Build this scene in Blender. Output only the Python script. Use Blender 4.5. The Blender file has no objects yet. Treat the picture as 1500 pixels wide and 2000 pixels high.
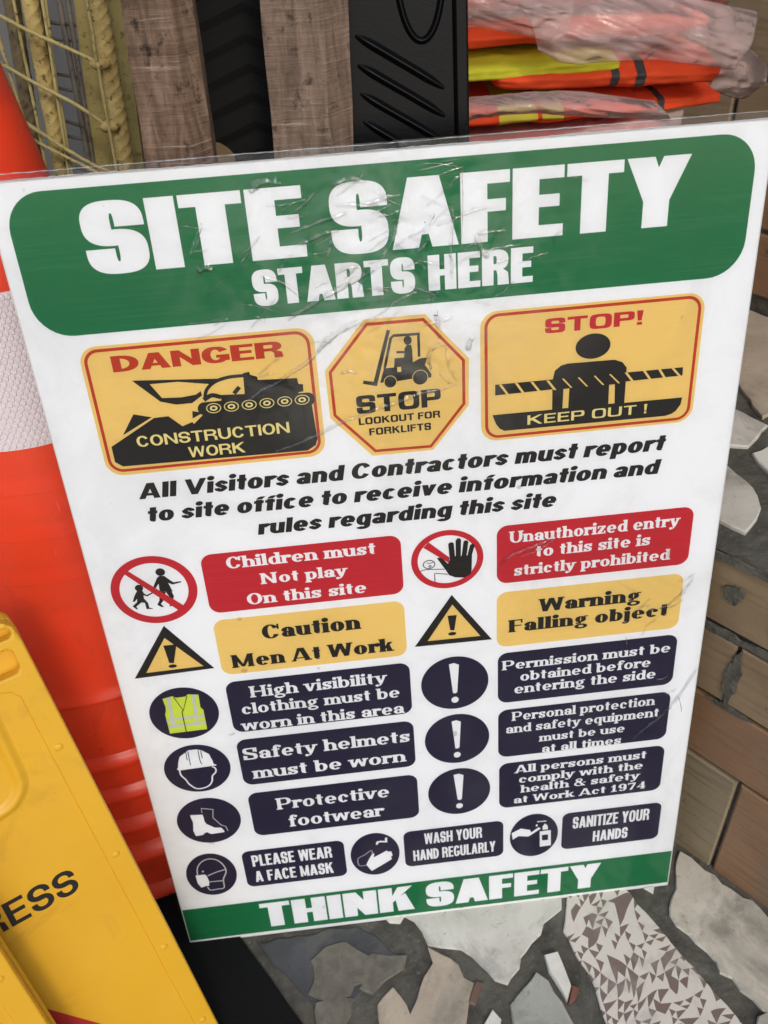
import bpy, math, random
from mathutils import Vector, Matrix, noise
from mathutils.geometry import tessellate_polygon
random.seed(7)
PI = math.pi
SC = bpy.context.scene
COL = SC.collection

# ------------------------------------------------------------------ camera
cam_data = bpy.data.cameras.new('camera')
cam = bpy.data.objects.new('camera', cam_data)
COL.objects.link(cam)
cam_data.lens = 36.0 * 1735.0 / 2000.0
cam_data.sensor_width = 36.0
cam_data.clip_start = 0.02
cam_data.clip_end = 200.0
cam.matrix_world = Matrix(((0.99377062, 0.1010385, -0.04702307, -0.06202597),
                           (-0.09992428, 0.62100725, -0.77740925, -0.5528826),
                           (-0.0493466, 0.77726522, 0.62723496, 1.10493216),
                           (0, 0, 0, 1)))
cam_data.dof.use_dof = True
cam_data.dof.focus_distance = 0.80
cam_data.dof.aperture_fstop = 13.0
SC.camera = cam

# ------------------------------------------------------------------ light
SUN_EL, SUN_AZ = math.radians(40), math.radians(166)      # azimuth clockwise from +Y
world = bpy.data.worlds.new('World')
SC.world = world
world.use_nodes = True
wn, wl = world.node_tree.nodes, world.node_tree.links
wn.clear()
wo = wn.new('ShaderNodeOutputWorld')
wb = wn.new('ShaderNodeBackground')
sky = wn.new('ShaderNodeTexSky')
sky.sky_type = 'NISHITA'
sky.sun_disc = False
sky.sun_elevation = SUN_EL
sky.sun_rotation = SUN_AZ
sky.air_density = 1.0
sky.dust_density = 1.7
sky.ozone_density = 1.0
wb.inputs['Strength'].default_value = 0.15
wl.new(sky.outputs[0], wb.inputs[0])
wl.new(wb.outputs[0], wo.inputs[0])
sun_data = bpy.data.lights.new('sun', 'SUN')
sun_data.energy = 0.65
sun_data.angle = math.radians(10)
sun_data.color = (1.0, 0.93, 0.78)
sun = bpy.data.objects.new('sun', sun_data)
COL.objects.link(sun)
sd = Vector((math.sin(SUN_AZ) * math.cos(SUN_EL), math.cos(SUN_AZ) * math.cos(SUN_EL), math.sin(SUN_EL)))
sun.rotation_euler = sd.to_track_quat('Z', 'Y').to_euler()
sun.location = sd * 5
SC.view_settings.view_transform = 'Standard'
SC.view_settings.look = 'None'
SC.view_settings.exposure = 0.40
SC.view_settings.gamma = 1.0
SC.view_settings.use_curve_mapping = False

# ------------------------------------------------------------------ helpers
def tag(o, label=None, cat=None, group=None, kind=None):
    if label: o['label'] = label
    if cat: o['category'] = cat
    if group: o['group'] = group
    if kind: o['kind'] = kind
    return o

def empty(name, loc, rot=(0, 0, 0)):
    o = bpy.data.objects.new(name, None)
    COL.objects.link(o)
    o.location = loc
    o.rotation_euler = rot
    o.empty_display_size = 0.05
    return o

def link_mesh(name, v, f, mats, parent=None, smooth=False, idx=None):
    me = bpy.data.meshes.new(name)
    me.from_pydata([tuple(p) for p in v], [], f)
    if not isinstance(mats, (list, tuple)): mats = [mats]
    for m in mats: me.materials.append(m)
    if idx: me.polygons.foreach_set('material_index', idx)
    if smooth: me.polygons.foreach_set('use_smooth', [True] * len(me.polygons))
    me.update()
    o = bpy.data.objects.new(name, me)
    COL.objects.link(o)
    if parent: o.parent = parent
    return o

class MB:
    """Collects shapes, then links them as ONE mesh object."""
    def __init__(s): s.v, s.f = [], []
    def add(s, v, f):
        b = len(s.v); s.v += [tuple(p) for p in v]; s.f += [tuple(i + b for i in q) for q in f]
    def box(s, x0, y0, z0, x1, y1, z1, M=None, bev=0.0):
        if bev <= 0:
            v = [(x, y, z) for z in (z0, z1) for y in (y0, y1) for x in (x0, x1)]
            f = [(0, 2, 3, 1), (4, 5, 7, 6), (0, 1, 5, 4), (2, 6, 7, 3), (0, 4, 6, 2), (1, 3, 7, 5)]
        else:
            pr = [(x0 + bev, y0), (x1 - bev, y0), (x1, y0 + bev), (x1, y1 - bev), (x1 - bev, y1), (x0 + bev, y1), (x0, y1 - bev), (x0, y0 + bev)]
            xm, ym = (x0 + x1) / 2, (y0 + y1) / 2
            kx, ky = 1 - 2 * bev / (x1 - x0), 1 - 2 * bev / (y1 - y0)
            v, f = [], []
            for z, k in ((z0, 1), (z0 + bev, 0), (z1 - bev, 0), (z1, 1)):
                for x, y in pr:
                    v.append((xm + (x - xm) * (kx if k else 1), ym + (y - ym) * (ky if k else 1), z))
            for r in range(3):
                for i in range(8):
                    j = (i + 1) % 8
                    f.append((r * 8 + i, r * 8 + j, r * 8 + 8 + j, r * 8 + 8 + i))
            f.append(tuple(range(7, -1, -1))); f.append(tuple(range(24, 32)))
        if M: v = [M @ Vector(p) for p in v]
        s.add(v, f)
    def tube(s, pts, r, n=10, cap=True):
        pts = [Vector(p) for p in pts]
        rs = r if isinstance(r, (list, tuple)) else [r] * len(pts)
        v, f = [], []
        t0 = (pts[1] - pts[0]).normalized()
        u = t0.orthogonal().normalized()
        for i, p in enumerate(pts):
            t = (pts[min(i + 1, len(pts) - 1)] - pts[max(i - 1, 0)]).normalized()
            u = (u - t * u.dot(t)).normalized(); w = t.cross(u)
            for k in range(n):
                a = 2 * PI * k / n
                v.append(p + (u * math.cos(a) + w * math.sin(a)) * rs[i])
        for i in range(len(pts) - 1):
            for k in range(n):
                k2 = (k + 1) % n
                f.append((i * n + k, i * n + k2, i * n + n + k2, i * n + n + k))
        if cap:
            f.append(tuple(range(n - 1, -1, -1))); f.append(tuple((len(pts) - 1) * n + k for k in range(n)))
        s.add(v, f)
    def lathe(s, prof, n=64, close=False):
        v, f = [], []
        for r, z in prof:
            for k in range(n):
                a = 2 * PI * k / n; v.append((r * math.cos(a), r * math.sin(a), z))
        m = len(prof)
        for i in range(m - (0 if close else 1)):
            i2 = (i + 1) % m
            for k in range(n):
                k2 = (k + 1) % n
                f.append((i * n + k, i * n + k2, i2 * n + k2, i2 * n + k))
        s.add(v, f)
    def plate(s, loops, w0, w1, fr):
        """Prism of a 2D outline (with holes); fr(u, v, w) gives the 3D point."""
        flat = [p for l in loops for p in l]
        n = len(flat)
        tri = tessellate_polygon([[Vector((p[0], p[1], 0)) for p in l] for l in loops])
        v = [fr(p[0], p[1], w0) for p in flat] + [fr(p[0], p[1], w1) for p in flat]
        f = []
        for t in tri:
            a, b, c = t
            ar = (flat[b][0] - flat[a][0]) * (flat[c][1] - flat[a][1]) - (flat[b][1] - flat[a][1]) * (flat[c][0] - flat[a][0])
            if ar < 0: a, b, c = a, c, b
            f.append((a + n, b + n, c + n)); f.append((c, b, a))
        k = 0
        for l in loops:
            m = len(l)
            for i in range(m):
                j = (i + 1) % m
                f.append((k + i, k + j, k + j + n, k + i + n))
            k += m
        s.add(v, f)
    def build(s, name, mat, parent=None, smooth=False, fix=True, angle=None):
        o = link_mesh(name, s.v, s.f, mat, parent, smooth)
        if fix:
            import bmesh
            bm = bmesh.new(); bm.from_mesh(o.data)
            bmesh.ops.recalc_face_normals(bm, faces=bm.faces)
            bm.to_mesh(o.data); bm.free()
        if angle:
            o.data.set_sharp_from_angle(angle=angle)
        return o

# ------------------------------------------------------------------ materials
def mat(name, base, rough=0.5, spec=0.5, **k):
    m = bpy.data.materials.new(name); m.use_nodes = True
    b = m.node_tree.nodes['Principled BSDF']
    b.inputs['Base Color'].default_value = (*base, 1)
    b.inputs['Roughness'].default_value = rough
    b.inputs['Specular IOR Level'].default_value = spec
    for q, val in k.items(): b.inputs[q].default_value = val
    return m

def nd(m, typ, **k):
    n = m.node_tree.nodes.new(typ)
    for a, b in k.items():
        if hasattr(n, a): setattr(n, a, b)
        else: n.inputs[a].default_value = b
    return n

def lk(m, a, b): m.node_tree.links.new(a, b)

def coords(m, scale=(1, 1, 1), rot=(0, 0, 0), gen='Object'):
    tc = nd(m, 'ShaderNodeTexCoord'); mp = nd(m, 'ShaderNodeMapping')
    mp.inputs['Scale'].default_value = scale; mp.inputs['Rotation'].default_value = rot
    lk(m, tc.outputs[gen], mp.inputs['Vector'])
    return mp.outputs[0]

def ramp(m, fac, stops):
    r = nd(m, 'ShaderNodeValToRGB'); e = r.color_ramp.elements
    while len(e) < len(stops): e.new(0.5)
    for el, (p, c) in zip(e, stops):
        el.position = p; el.color = (*c, 1) if len(c) == 3 else c
    lk(m, fac, r.inputs[0])
    return r.outputs[0]

def noise_tex(m, vec, scale, detail=4, rough=0.55, dist=0.0):
    n = nd(m, 'ShaderNodeTexNoise'); n.inputs['Scale'].default_value = scale
    n.inputs['Detail'].default_value = detail; n.inputs['Roughness'].default_value = rough
    n.inputs['Distortion'].default_value = dist
    lk(m, vec, n.inputs['Vector'])
    return n.outputs['Fac']

def mix(m, a, b, fac, mode='MIX'):
    n = nd(m, 'ShaderNodeMix', data_type='RGBA', blend_type=mode)
    for s, val in ((n.inputs[0], fac), (n.inputs[6], a), (n.inputs[7], b)):
        if isinstance(val, (int, float)): s.default_value = val
        elif isinstance(val, tuple): s.default_value = (*val, 1) if len(val) == 3 else val
        else: lk(m, val, s)
    return n.outputs[2]

def bump(m, h, strength=0.3, dist=0.002, normal=None):
    n = nd(m, 'ShaderNodeBump'); n.inputs['Strength'].default_value = strength; n.inputs['Distance'].default_value = dist
    lk(m, h, n.inputs['Height'])
    if normal: lk(m, normal, n.inputs['Normal'])
    return n.outputs[0]

def pb(m): return m.node_tree.nodes['Principled BSDF']
def setc(m, c): lk(m, c, pb(m).inputs['Base Color'])
def setn(m, n): lk(m, n, pb(m).inputs['Normal'])

def speckle(base, dark, scale, lo, hi, rough=0.5, bs=0.2, bd=0.001, spec=0.4, detail=5, vscale=(1, 1, 1), name='mat', bscale=None):
    """base colour broken up with a darker tone, plus a fine bump"""
    m = mat(name, base, rough, spec)
    v = coords(m, vscale)
    f = noise_tex(m, v, scale, detail, 0.6)
    setc(m, ramp(m, f, [(lo, dark), (hi, base)]))
    setn(m, bump(m, noise_tex(m, v, bscale or scale * 3, 4), bs, bd))
    return m

# ------------------------------------------------------------------ measured outlines (metres)
SHARD_XY = {
 'white_a': [(-0.0444,0.0054),(0.1668,0.0024),(0.1624,-0.0146),(0.1377,-0.0299),(0.1167,-0.0529),(0.0767,-0.0978),(0.0635,-0.0903),(0.0284,-0.0495),(-0.0099,-0.0385),(-0.0236,-0.0065)],
 'beige': [(-0.0103,-0.0416),(0.0144,-0.0577),(0.0371,-0.0894),(0.0286,-0.1059),(0.0198,-0.1493),(-0.081,-0.1373),(-0.0806,-0.1013),(-0.0605,-0.0834),(-0.0431,-0.1171),(-0.0272,-0.0875),(-0.0079,-0.0599)],
 'slate': [(-0.2229,-0.0102),(-0.0941,-0.0036),(-0.0383,-0.0525),(-0.0773,-0.0665),(-0.1008,-0.0902),(-0.1321,-0.1064),(-0.1452,-0.1048)],
 'blob': [(-0.1549,-0.041),(-0.1366,-0.0257),(-0.1154,-0.0195),(-0.0927,-0.0341),(-0.0813,-0.0558),(-0.0871,-0.0719),(-0.1048,-0.0781),(-0.1098,-0.0883),(-0.1426,-0.0911),(-0.1591,-0.0769)],
 'chip_a': [(-0.0594,0.0021),(-0.0352,0.0003),(-0.0422,-0.008),(-0.0555,-0.0045)],
 'check': [(0.1776,0.0079),(0.2497,0.0029),(0.2986,-0.1024),(0.3387,-0.1873),(0.1779,-0.1682),(0.1773,-0.1089),(0.1577,-0.0428)],
 'chip_b': [(0.1268,-0.0691),(0.144,-0.0663),(0.1476,-0.0814),(0.1505,-0.108),(0.141,-0.1252),(0.1283,-0.0887)],
 'chip_c': [(0.1523,-0.1058),(0.1597,-0.1102),(0.1516,-0.1219),(0.1422,-0.1272)],
 'green': [(0.1138,-0.0869),(0.126,-0.0979),(0.1463,-0.159),(0.075,-0.1505),(0.0746,-0.1195)],
 'chip_d': [(0.0536,-0.1214),(0.062,-0.1336),(0.0566,-0.1483),(0.0385,-0.1375)],
 'chip_e': [(0.0405,-0.0875),(0.0485,-0.0908),(0.0344,-0.1146),(0.0277,-0.1115)],
 'strip': [(0.3252,0.0335),(0.4117,-0.0745),(0.3696,-0.1673),(0.3421,-0.1359),(0.3132,-0.0773),(0.2921,-0.0402)],
 'chip_f': [(0.3514,-0.1651),(0.3707,-0.1597),(0.3622,-0.1784),(0.3441,-0.1762)],
 'chip_g': [(0.2737,-0.0015),(0.2874,-0.0005),(0.2832,-0.0088)],
}
LEDGE_XY = {
 'led_a': [(0.5573,0.5813),(0.5766,0.5478),(0.4756,0.3158),(0.4652,0.3142),(0.4553,0.309),(0.4582,0.3889),(0.4818,0.4967)],
 'led_b': [(0.4306,0.3345),(0.4553,0.292),(0.4142,0.2535),(0.3941,0.2601),(0.3907,0.3)],
 'led_c': [(0.4126,0.2412),(0.4363,0.2496),(0.4386,0.2306),(0.4165,0.1899)],
 'led_d': [(0.3523,0.2211),(0.377,0.2229),(0.3861,0.1921),(0.3869,0.164),(0.3804,0.1436),(0.3699,0.1271),(0.3484,0.1078),(0.3317,0.1307),(0.3242,0.1581)],
}
BARS = {'rA':(0.54,[(-0.3514,0.9578),(-0.367,0.8369)]),'rB':(0.53,[(-0.3303,0.9579),(-0.3454,0.7837)]),'rC':(0.52,[(-0.26,0.9549),(-0.2696,0.7877)]),'yL':(0.56,[(-0.292,0.9509),(-0.313,0.7715)]),'yR':(0.56,[(-0.2433,0.9477),(-0.2559,0.7765)]),'w0':(0.515,[(-0.3675,0.925),(-0.3679,0.9035),(-0.3669,0.8894)]),'w1':(0.515,[(-0.3428,0.961),(-0.3513,0.8615),(-0.3573,0.7895)]),'w2':(0.515,[(-0.3144,0.9591),(-0.3301,0.8133),(-0.3336,0.7875)]),'w2b':(0.52,[(-0.3125,0.9583),(-0.3242,0.8708),(-0.3314,0.7858)]),'w3':(0.55,[(-0.3053,0.9532),(-0.3088,0.9063),(-0.3166,0.7845)]),'w4':(0.555,[(-0.2974,0.952),(-0.299,0.9047),(-0.3002,0.8608),(-0.3131,0.7827)]),'w5':(0.5,[(-0.2665,0.9583),(-0.2704,0.9056),(-0.2756,0.8079)]),'d1':(0.51,[(-0.3588,0.949),(-0.337,0.9353),(-0.3199,0.9256),(-0.3004,0.9155),(-0.2734,0.8999)]),'d2':(0.51,[(-0.3707,0.9047),(-0.3478,0.8881),(-0.326,0.8733),(-0.3046,0.8592),(-0.2778,0.837)]),'d3':(0.51,[(-0.362,0.844),(-0.3324,0.8183),(-0.3068,0.7983),(-0.2898,0.7878)]),'g0':(0.558,[(-0.3229,0.9323),(-0.2958,0.927)]),'g1':(0.558,[(-0.3273,0.9167),(-0.2975,0.9121)]),'g2':(0.558,[(-0.3283,0.8813),(-0.3049,0.8754)]),'g3':(0.558,[(-0.3323,0.8667),(-0.3034,0.8592)]),'g4':(0.558,[(-0.3327,0.8317),(-0.3126,0.8234)]),'g5':(0.558,[(-0.3349,0.8149),(-0.3085,0.8071)]),'g6':(0.558,[(-0.335,0.7788),(-0.3241,0.7743)])}

# ------------------------------------------------------------------ lettering
def sup(c, n): return math.copysign(abs(c) ** (2.0 / n), c)

def arc(cx, cy, rx, ry, a0, a1, n, k=22):
    k = max(4, int(k * abs(a1 - a0) / 180))
    return [(cx + rx * sup(math.cos(math.radians(a0 + (a1 - a0) * i / k)), n),
             cy + ry * sup(math.sin(math.radians(a0 + (a1 - a0) * i / k)), n)) for i in range(k + 1)]

def ring(cx, cy, rx, ry, tx, ty, a0=0, a1=360, n=2.0):
    ni = max(2.0, n * 0.92)
    if abs(a1 - a0) >= 360:
        return [arc(cx, cy, rx, ry, 0, 360, n)[:-1], arc(cx, cy, rx - tx, ry - ty, 0, 360, ni)[:-1]]
    return [arc(cx, cy, rx, ry, a0, a1, n) + arc(cx, cy, rx - tx, ry - ty, a1, a0, ni)]

def spline(pts, k=6):
    if len(pts) < 3: return list(pts)
    out = []
    P = [pts[0]] + list(pts) + [pts[-1]]
    d = len(pts[0])
    for i in range(1, len(P) - 2):
        for j in range(k):
            t = j / k
            out.append(tuple(0.5 * (2 * P[i][q] + (P[i + 1][q] - P[i - 1][q]) * t + (2 * P[i - 1][q] - 5 * P[i][q] + 4 * P[i + 1][q] - P[i + 2][q]) * t * t
                                    + (3 * P[i][q] - P[i - 1][q] - 3 * P[i + 1][q] + P[i + 2][q]) * t ** 3) for q in range(d)))
    out.append(tuple(pts[-1]))
    return out

def ribbon(pts, w=None, k=6, smooth=True):
    """list of quads along a line; each point is (x, y) or (x, y, width)"""
    if w is not None: pts = [(p[0], p[1], w) for p in pts]
    q = spline(pts, k) if smooth else pts
    L, R = [], []
    for i, p in enumerate(q):
        a, b = q[max(i - 1, 0)], q[min(i + 1, len(q) - 1)]
        dx, dy = b[0] - a[0], b[1] - a[1]; l = math.hypot(dx, dy) or 1
        nx, ny = -dy / l * p[2] / 2, dx / l * p[2] / 2
        if not smooth and 0 < i < len(q) - 1:
            d1 = Vector((p[0] - a[0], p[1] - a[1])).normalized(); d2 = Vector((b[0] - p[0], b[1] - p[1])).normalized()
            c = max(0.5, math.cos(d1.angle(d2) / 2)) if d1.length and d2.length else 1
            nx, ny = nx / c, ny / c
        L.append((p[0] + nx, p[1] + ny)); R.append((p[0] - nx, p[1] - ny))
    return [[[L[i], L[i + 1], R[i + 1], R[i]]] for i in range(len(q) - 1)]

def glyph(c, st):
    """shapes (each a list of loops) and width of a character; cap height is 1"""
    S, T, n, xh, sf = st['S'], st['T'], st['n'], st['xh'], st['serif']
    W = st['W']; e = st.get('e', 0.09) if sf else 0
    o = []
    def r(x0, y0, x1, y1): o.append([[(x0, y0), (x1, y0), (x1, y1), (x0, y1)]])
    def p(*pts): o.append([list(pts)])
    def g(*a, **k): o.append(ring(*a, n=k.get('n', n)))
    def foot(x0, x1): 
        if sf: r(x0 - e, 0, x1 + e, T)
    def head(x0, x1, y, left=True, right=True):
        if sf: r(x0 - (e if left else 0), y - T, x1 + (e if right else 0), y)
    def rib(pts): o.extend(ribbon(pts, k=5))
    def bowl(x0, w, y0, y1):
        ry = (y1 - y0) / 2; rx = min(ry * 1.15, w - x0)
        r(x0, y0, w - rx, y0 + T); r(x0, y1 - T, w - rx, y1)
        g(w - rx, (y0 + y1) / 2, rx, ry, S, T, -90, 90)
    def ess(w, h, y=0.0):
        if not sf and h > .9:                      # display S: two bowls sharing a thick spine
            d = T * .64
            g(w / 2, y + (h + .5 - d) / 2 + .005, w / 2, (h - .5 + d) / 2 + .008, S, T, 0, 270)
            g(w / 2, y + (.5 + d) / 2 - .005, w / 2, (.5 + d) / 2 + .008, S, T, 90, -180)
            q = (h + .5 - d) / 2
            r(w - S, y + q - .045, w, y + q + .03)
            q = (.5 + d) / 2
            r(0, y + q - .03, S, y + q + .045)
            p((S * .35, y + .5 + T * .9), (w * .5, y + .5 + d * .98), (w - S * .30, y + .5 - T * .75), (w * .5, y + .5 - d * .98))
            return
        s, t = min(S, h * .3), min(T * 1.05, h * .27)
        rib([(w - s / 2, y + h * .66, s * .98), (w - s / 2, y + h * .76, s * .98), (w - s * .62, y + h - t * .85, (s + t) / 2), (w / 2, y + h - t / 2, t), (s * .62, y + h - t * .95, (s + t) / 2), (s / 2, y + h * .735, s),
             (s * .72, y + h * .60, s * .98), (w / 2, y + h * .5, s * .95), (w - s * .72, y + h * .40, s * .98), (w - s / 2, y + h * .265, s), (w - s * .62, y + t * .95, (s + t) / 2), (w / 2, y + t / 2, t), (s * .62, y + t * .85, (s + t) / 2), (s / 2, y + h * .24, s * .98), (s / 2, y + h * .34, s * .98)])
        if sf:
            r(w - T * .9, y + h * .62, w, y + h); r(0, y, T * .9, y + h * .38)
    C = c
    if C == ' ': return o, st.get('sp', 0.3)
    if C.isupper() or C in '!&0123456789':
        w = W * {'I': 0, 'M': 1.25, 'W': 1.45, 'A': 1.12, 'V': 1.12, 'Y': 1.08, 'O': 1.05, 'C': 1.0, 'G': 1.04, 'E': .86, 'F': .82, 'L': .8, 'T': .95, 'N': 1.08, 'H': 1.08, 'U': 1.04, 'K': 1.1, 'R': 1.05, 'P': .98}.get(C, 1.0)
        if C == 'I': w = S
        if C == 'E' or C == 'F' or C == 'L':
            r(0, 0, S, 1); foot(0, S if C == 'F' else 0)
            if C != 'L': r(0, 1 - T, w, 1); r(S, .5 - T / 2 + .02, w * .92, .5 + T / 2 + .02)
            if C != 'F': r(0, 0, w, T)
            if sf:
                head(0, S, 1, True, C == 'L')
                if C != 'L': r(w - T, .72, w, 1)
                if C != 'F': r(w - T, 0, w, .28)
        elif C == 'T':
            r(w / 2 - S / 2, 0, w / 2 + S / 2, 1); r(0, 1 - T, w, 1); foot(w / 2 - S / 2, w / 2 + S / 2)
            if sf: r(0, .72, T, 1); r(w - T, .72, w, 1)
        elif C == 'I': r(0, 0, S, 1); foot(0, S); head(0, S, 1)
        elif C == 'H': r(0, 0, S, 1); r(w - S, 0, w, 1); r(S, .5 - T / 2, w - S, .5 + T / 2); [foot(a, a + S) or head(a, a + S, 1) for a in (0, w - S)]
        elif C == 'A':
            a = S * .58
            L2 = min(S, T * 1.6) if sf else S
            p((0, 0), (L2, 0), (w / 2 - a + L2 + (S - L2) * .5, 1), (w / 2 - a, 1)); p((w - S, 0), (w, 0), (w / 2 + a, 1), (w / 2 + a - S, 1))
            r(w * .2, .19, w * .8, .19 + T * .9); foot(0, L2); foot(w - S, w)
        elif C == 'Y':
            p((0, 1), (S * 1.05, 1), (w / 2 + S / 2, .38), (w / 2 - S / 2, .38)); p((w - S * 1.05, 1), (w, 1), (w / 2 + S / 2, .38), (w / 2 - S / 2, .38)); r(w / 2 - S / 2, 0, w / 2 + S / 2, .4)
            foot(w / 2 - S / 2, w / 2 + S / 2); head(0, S, 1); head(w - S, w, 1)
        elif C == 'V':
            p((0, 1), (S, 1), (w / 2 + S * .45, 0), (w / 2 - S * .5, 0)); p((w - S, 1), (w, 1), (w / 2 + S * .5, 0), (w / 2 - S * .45, 0)); head(0, S, 1); head(w - S, w, 1)
        elif C == 'W':
            s = S * .86; q = w / 4
            for a, b in ((0, q), (2 * q, q), (2 * q, 3 * q), (4 * q, 3 * q)):
                xa = a - (0 if a == 0 else s if a == 4 * q else s / 2)
                p((b - s / 2, 0), (b + s / 2, 0), (xa + s, 1), (xa, 1))
            head(0, s, 1); head(w - s, w, 1)
        elif C == 'M':
            s = S * .92
            r(0, 0, s, 1); r(w - s, 0, w, 1); p((0, 1), (s * .95, 1), (w / 2 + s * .3, .05), (w / 2 - s * .3, .05)); p((w - s * .95, 1), (w, 1), (w / 2 + s * .3, .05), (w / 2 - s * .3, .05))
            foot(0, s); foot(w - s, w); head(0, 0, 1); head(w, w, 1)
        elif C == 'N':
            r(0, 0, S * .95, 1); r(w - S * .95, 0, w, 1); p((0, 1), (S * .95, 1), (w, 0), (w - S * .95, 0))
            foot(0, S); head(w - S, w, 1); head(0, 0, 1)
        elif C == 'K':
            r(0, 0, S, 1); p((S, .38), (S, .66), (w - S * 1.05, 1), (w, 1)); p((S * 1.2, .52), (S * 1.95, .72), (w + S * .1, 0), (w - S * 1.1, 0)); foot(0, S); head(0, S, 1); head(w - S, w, 1); foot(w - S * .9, w)
        elif C == 'Z': r(0, 0, w, T); r(0, 1 - T, w, 1); p((0, T), (S * 1.1, T), (w, 1 - T), (w - S * 1.1, 1 - T))
        elif C in 'OQ': g(w / 2, .5, w / 2, .51, S, T)
        elif C == 'C':
            g(w / 2, .5, w / 2, .51, S, T, 28, 332)
            if sf: r(w - T * 1.2, .64, w - .01, 1)
        elif C == 'G': g(w / 2, .5, w / 2, .51, S, T, 28, 325); r(w - S, .12, w, .5); r(w * .52, .5 - T, w, .5)
        elif C == 'D': r(0, 0, S, 1); bowl(S * .5, w, 0, 1)
        elif C == 'P': r(0, 0, S, 1); bowl(S * .5, w, .38, 1); foot(0, S); head(0, 0, 1)
        elif C == 'R':
            r(0, 0, S, 1); bowl(S * .5, w * .97, .42, 1); p((w * .5, .5), (w * .5 + S * .4, .52), (w * .96, .34), (w, 0), (w - S, 0), (w - S * 1.02, .3)); foot(0, S); head(0, 0, 1)
            if sf: r(w - S, 0, w + e, T)
        elif C == 'B': r(0, 0, S, 1); bowl(S * .5, w * .95, .48, 1); bowl(S * .5, w, 0, .48 + T)
        elif C == 'U': r(0, .4, S, 1); r(w - S, .4, w, 1); g(w / 2, .41, w / 2, .42, S, T, 180, 360); head(0, S, 1); head(w - S, w, 1)
        elif C == 'S': ess(w * .95, 1.0); w *= .95
        elif C == '!': w = S * 1.05; p((0, 1), (w, 1), (w * .8, .3), (w * .2, .3)); r(w * .1, 0, w * .9, .2)
        elif C == '&':
            w = W * 1.1; g(w * .42, .76, w * .3, .25, S * .7, T); g(w * .42, .28, w * .42, .29, S * .8, T, 60, 345); p((w * .16, .74), (w * .16 + S, .74), (w, 0), (w - S, 0)); r(w * .78, .4, w, .4 + T)
        elif C == '1': w = W * .6; r(w / 2 - S / 2, 0, w / 2 + S / 2, 1); r(0, 0, w, T); p((0, .75), (w / 2, 1), (w / 2, 1 - T * 1.3), (0, .75 - T))
        elif C == '9': w = W * .8; g(w / 2, .68, w / 2, .33, S, T); r(w - S, .3, w, .68); g(w / 2, .32, w / 2, .33, S, T, 210, 360)
        elif C == '7': w = W * .78; r(0, 1 - T * 1.5, w, 1); p((w * .22, 0), (w * .22 + S, 0), (w, 1 - T), (w - S * .7, 1 - T)); r(0, .75, T, 1)
        elif C == '4': w = W * .85; r(w - S * 1.5, 0, w - S * .5, 1); r(0, .24, w, .24 + T); p((0, .24), (T, .24), (w - S * .5, 1), (w - S * .9, 1)); foot(w - S * 1.5, w - S * .5)
        return o, w + (e if sf and C in 'ITHNMK' else 0)
    # lower case
    x = xh; w = W * .80; dsc = -.28
    if c == 'o': g(w / 2, x / 2, w / 2, x / 2 + .01, S, T)
    elif c in 'nhmur':
        if c == 'u':
            r(0, x * .4, S, x); r(w - S, 0, w, x); g(w / 2, x * .42, w / 2, x * .43, S, T, 180, 360); head(0, S, x, True, False); head(w - S, w, x, True, False)
            if sf: r(w - S, 0, w + e, T)
        else:
            top = 1.0 if c == 'h' else x
            r(0, 0, S, top); foot(0, S); head(0, S, top, True, False)
            if c == 'r':
                w = W * .56; g(w * .78, x * .55, w * .78 - S * .3, x * .46, S, T * 1.15, 40, 160)
                if sf: o.append([arc(w * .92, x * .82, S * .52, S * .52, 0, 360, 2)[:-1]])
            else:
                k = 2 if c == 'm' else 1; ww = w if k == 1 else w * .92
                for q in range(k):
                    a = q * (ww - S)
                    g(a + ww / 2, x * .56, ww / 2, x * .45, S, T * 1.1, 0, 150); r(a + ww - S, 0, a + ww, x * .57); foot(a + ww - S, a + ww)
                w = ww + (k - 1) * (ww - S)
    elif c == 'i': r(0, 0, S, x); foot(0, S); head(0, S, x, True, False); o.append([arc(S / 2, x + .2, S * .58, S * .56, 0, 360, 2)[:-1]]); w = S
    elif c == 'j': r(0, -.1, S, x); head(0, S, x, True, False); o.append([arc(S / 2, x + .2, S * .58, S * .56, 0, 360, 2)[:-1]]); g(S - .22, -.06, .22, .24, S, T, 210, 360); w = S
    elif c == 'l': r(0, 0, S, 1.0); foot(0, S); head(0, S, 1.0, True, False); w = S
    elif c == 't':
        w = W * .5; a = w * .2; r(a, .1, a + S, x * 1.32); r(0, x - T, w, x); g(a + (w - a) / 2 + S * .1, .2, (w - a) / 2 + S * .1, .2, S, T, 180, 300)
    elif c == 'f':
        w = W * .52; a = w * .2; r(a, 0, a + S, .8); r(0, x - T, w, x); foot(a, a + S); g(a + S * .95, .78, S * .95, .235, S, T, 60, 180)
        if sf: o.append([arc(a + S * 1.6, .88, S * .45, S * .45, 0, 360, 2)[:-1]])
    elif c in 'bp':
        r(0, 0 if c == 'b' else dsc, S, 1 if c == 'b' else x); g(w / 2, x / 2, w / 2, x / 2 + .01, S, T)
        if sf: r(-e, (1 if c == 'b' else x) - T, S, 1 if c == 'b' else x); c == 'p' and r(-e, dsc, S + e, dsc + T)
    elif c in 'dq':
        r(w - S, 0 if c == 'd' else dsc, w, 1 if c == 'd' else x); g(w / 2, x / 2, w / 2, x / 2 + .01, S, T)
        if sf:
            if c == 'd': r(w - S - e, 1 - T, w, 1); r(w - S, 0, w + e, T)
            else: r(w - S - e, dsc, w + e, dsc + T)
    elif c == 'a':
        w = W * .74; r(w - S, 0, w, x * .66); g(w / 2, x * .64, w / 2, x * .37, S, T * 1.1, 0, 165); g(w * .46, x * .29, w * .46, x * .3, S * .95, T)
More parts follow.
